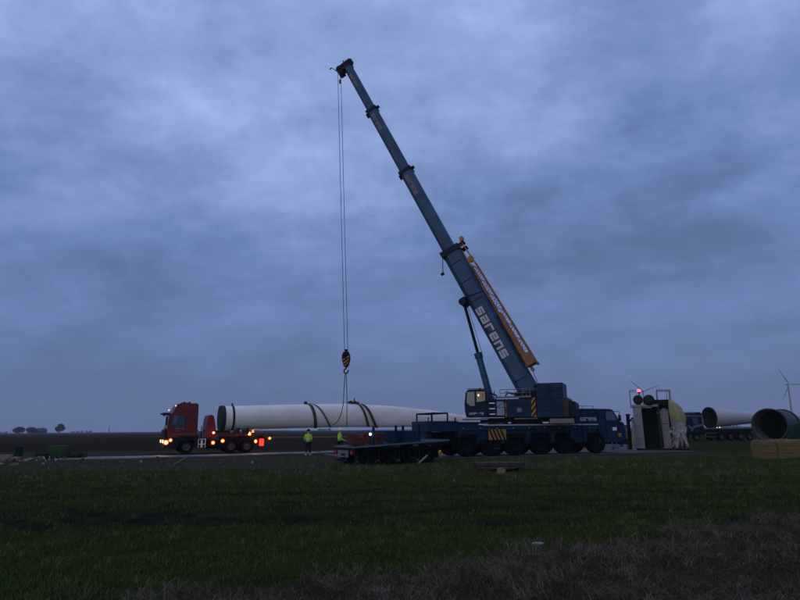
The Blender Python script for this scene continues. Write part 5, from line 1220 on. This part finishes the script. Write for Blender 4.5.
# ---------------------------------------------------------------- wind turbines far away
def windmill(px, py, Y, angs, label):
    p = at(px, py, Y); t = thing('wind_turbine', label, 'wind turbine', (p.x, Y, 0), 0, 'far wind turbines'); hz = p.z
    b = MB(); b.tube((0, 0, 0), (0, 0, hz - 1.2), 2.0, 1.15, 20); b.build('tower', M['farplaster'], t)
    b = MB(); b.loft([[(x * w, y, hz + z * w) for x, z in ((-1.4, -1.2), (1.4, -1.2), (1.5, 1.2), (-1.5, 1.2))] for y, w in ((-2.6, 0.75), (-1, 1), (4.5, 1), (6, 0.8))]); b.build('nacelle', M['farplaster'], t)
    b = MB(); b.lathe([(-4.6, 0.001), (-4.2, 0.8), (-3.4, 1.25), (-2.61, 1.3)], 18, 'y', (0, 0, hz)); b.build('hub', M['farplaster'], t)
    for a in angs:
        d = Vector((math.cos(R_(a)), 0, math.sin(R_(a)))); e_ = Vector((-d.z, 0, d.x)); rg = []
        for s_, c_, th_ in ((0.8, 0.55, 0.5), (3, 0.6, 0.45), (7, 1.25, 0.3), (18, 0.85, 0.18), (30, 0.42, 0.10), (34, 0.10, 0.05)):
            c0_ = Vector((0, -3.5, hz)) + d * s_
            rg.append([c0_ + e_ * (c_ * u) + Vector((0, 1, 0)) * (th_ * v + u * 0.25 * c_) for u, v in ((-1, 0), (-0.3, 1), (1, 0.2), (1, -0.2), (-0.3, -1))])
        MB().loft(rg).build('rotor_blade', M['farplaster'], t)
    return t
windmill(788, 384.5, 1200, (119, 0, 241), 'far wind turbine standing above the tower tube at the right edge')
windmill(643, 391.5, 1200, (140, 21, 262), 'far wind turbine whose rotor shows behind the red beacon')

# ---------------------------------------------------------------- far farm, trees, hedges
def tree(px, Y, h, w, seed, label, squat=1.0, n=1500):
    rg = random.Random(seed); p = at(px, 431, Y); t = thing('tree', label, 'tree', (p.x, Y, 0), 0, 'far field trees')
    b = MB(); b.tube((0, 0, 0), (0.1, 0, h * 0.45), h * 0.03, h * 0.018, 8)
    limbs = []
    for k in range(9):
        a = rg.uniform(0, 6.28); z = h * rg.uniform(0.28, 0.5); q = Vector((math.cos(a) * w * rg.uniform(.3, .75), math.sin(a) * w * rg.uniform(.3, .75), z + h * rg.uniform(0.12, 0.35)))
        b.tube((0.1, 0, z), q, h * 0.012, h * 0.004, 5); limbs.append(q)
    b.build('trunk', M['bark'], t)
    b = MB(); cl = [(Vector((rg.gauss(0, .40) * w, rg.gauss(0, .40) * w, h * rg.gauss(0.6, 0.17))), rg.uniform(0.25, 0.5) * w) for k in range(34)] + [(q, 0.3 * w) for q in limbs]
    for k in range(n):
        c_, r = rg.choice(cl); v = Vector((rg.gauss(0, 1), rg.gauss(0, 1), rg.gauss(0, .9))).normalized() * r * rg.random() ** 0.4
        c0_ = c_ + v; zf = (c0_.z / h - 0.6) / 0.42
        if abs(zf) > 1: continue
        lim = w * math.sqrt(1 - zf * zf) * 1.05; rr = math.hypot(c0_.x, c0_.y)
        if rr > lim: c0_.x *= lim / rr; c0_.y *= lim / rr
        s_ = 0.05 * h; a, e_ = Vector((rg.gauss(0, 1), rg.gauss(0, 1), rg.gauss(0, 1))).normalized(), Vector((rg.gauss(0, 1), rg.gauss(0, 1), rg.gauss(0, 1))).normalized()
        b.add([c0_ - a * s_, c0_ + e_ * s_, c0_ + a * s_, c0_ - e_ * s_], [(0, 1, 2, 3)])
    b.build('crown', M['leaf'], t)
tree(60, 600, 9.2, 4.2, 1, 'single round tree on the horizon at the left', n=5200)
tree(19, 600, 6.8, 5.2, 2, 'low broad tree at the left end of the far farm', n=3500)
tree(31, 598, 6.6, 4.2, 3, 'tree beside the far farmhouse, right of the broad one', n=3500)
fh = thing('farmhouse', 'low far farmhouse with dark pitched roof among trees', 'house', (at(40, 431, 603).x, 603, 0), R_(10))
b = MB(); b.box(-5, 5, -3, 3, 0, 3); wl_ = b.build('wall', M['brick'], fh)
b = MB(); b.prism([(-3.4, 3.0), (3.4, 3.0), (0, 5.6)], -5.3, 5.3, axis='x'); rf = b.build('roof', M['tile'], fh)
b = MB(); b.box(1.8, 2.5, -0.4, 0.4, 4.6, 6.6); b.build('chimney', M['brick'], rf)
for x in (-3.4, -1.2, 1.2, 3.4):
    b = MB(); b.box(x - 0.5, x + 0.5, -3.06, -3.001, 1.0, 2.2); b.build('window', M['glass'], wl_)
o = thing('field_mast', 'thin far mast on the horizon between tree and truck', 'mast', (at(109, 431, 900).x, 900, 0))
b = MB(); b.tube((0, 0, 0), (0, 0, 8.5), 0.9, 0.5, 10); b.build('tower', M['farplaster'], o); b = MB(); b.tube((0, 0, 8.5), (0, 0, 11), 0.3, 0.1, 8); b.build('spire', M['steel'], o)
# far hedges reading as one mass along the horizon
rg = np.random.default_rng(3); b = MB()
for k in range(2600):
    th_ = rg.uniform(-0.75, 0.75); Y = rg.uniform(1500, 2100); X = math.tan(th_) * Y
    f = float(vnoise(np.array([th_ * 26.0]), np.array([0.5]), 8)[0]); 
    if f < 0.58: continue
    hh = 3 + 9 * (f - 0.58) * 1.6; z = rg.uniform(0, 1) * hh; s_ = rg.uniform(2, 5)
    a = Vector(rg.normal(0, 1, 3)).normalized() * s_; e_ = Vector(rg.normal(0, 1, 3)).normalized() * s_; c0_ = Vector((X, Y, z))
    b.add([c0_ - a, c0_ + e_, c0_ + a, c0_ - e_], [(0, 1, 2, 3)])
o = b.build('treeline', M['leaf']); o['kind'] = 'stuff'; o['label'] = 'faint dark treeline along the whole horizon'

# ---------------------------------------------------------------- haze
HAZE = 0.00022
if HAZE:
    me = MB().box(-3700, 3700, -100, 3700, -3, 130).mesh('haze', [])
    hm = bpy.data.materials.new('haze'); hm.use_nodes = True; t_ = hm.node_tree; t_.nodes.clear()
    v_ = t_.nodes.new('ShaderNodeVolumePrincipled'); v_.inputs['Density'].default_value = HAZE; v_.inputs['Color'].default_value = (0.88, 0.92, 1, 1)
    o_ = t_.nodes.new('ShaderNodeOutputMaterial'); t_.links.new(v_.outputs[0], o_.inputs['Volume']); me.materials.append(hm)
    o = bpy.data.objects.new('haze', me); COL.objects.link(o); o['kind'] = 'stuff'
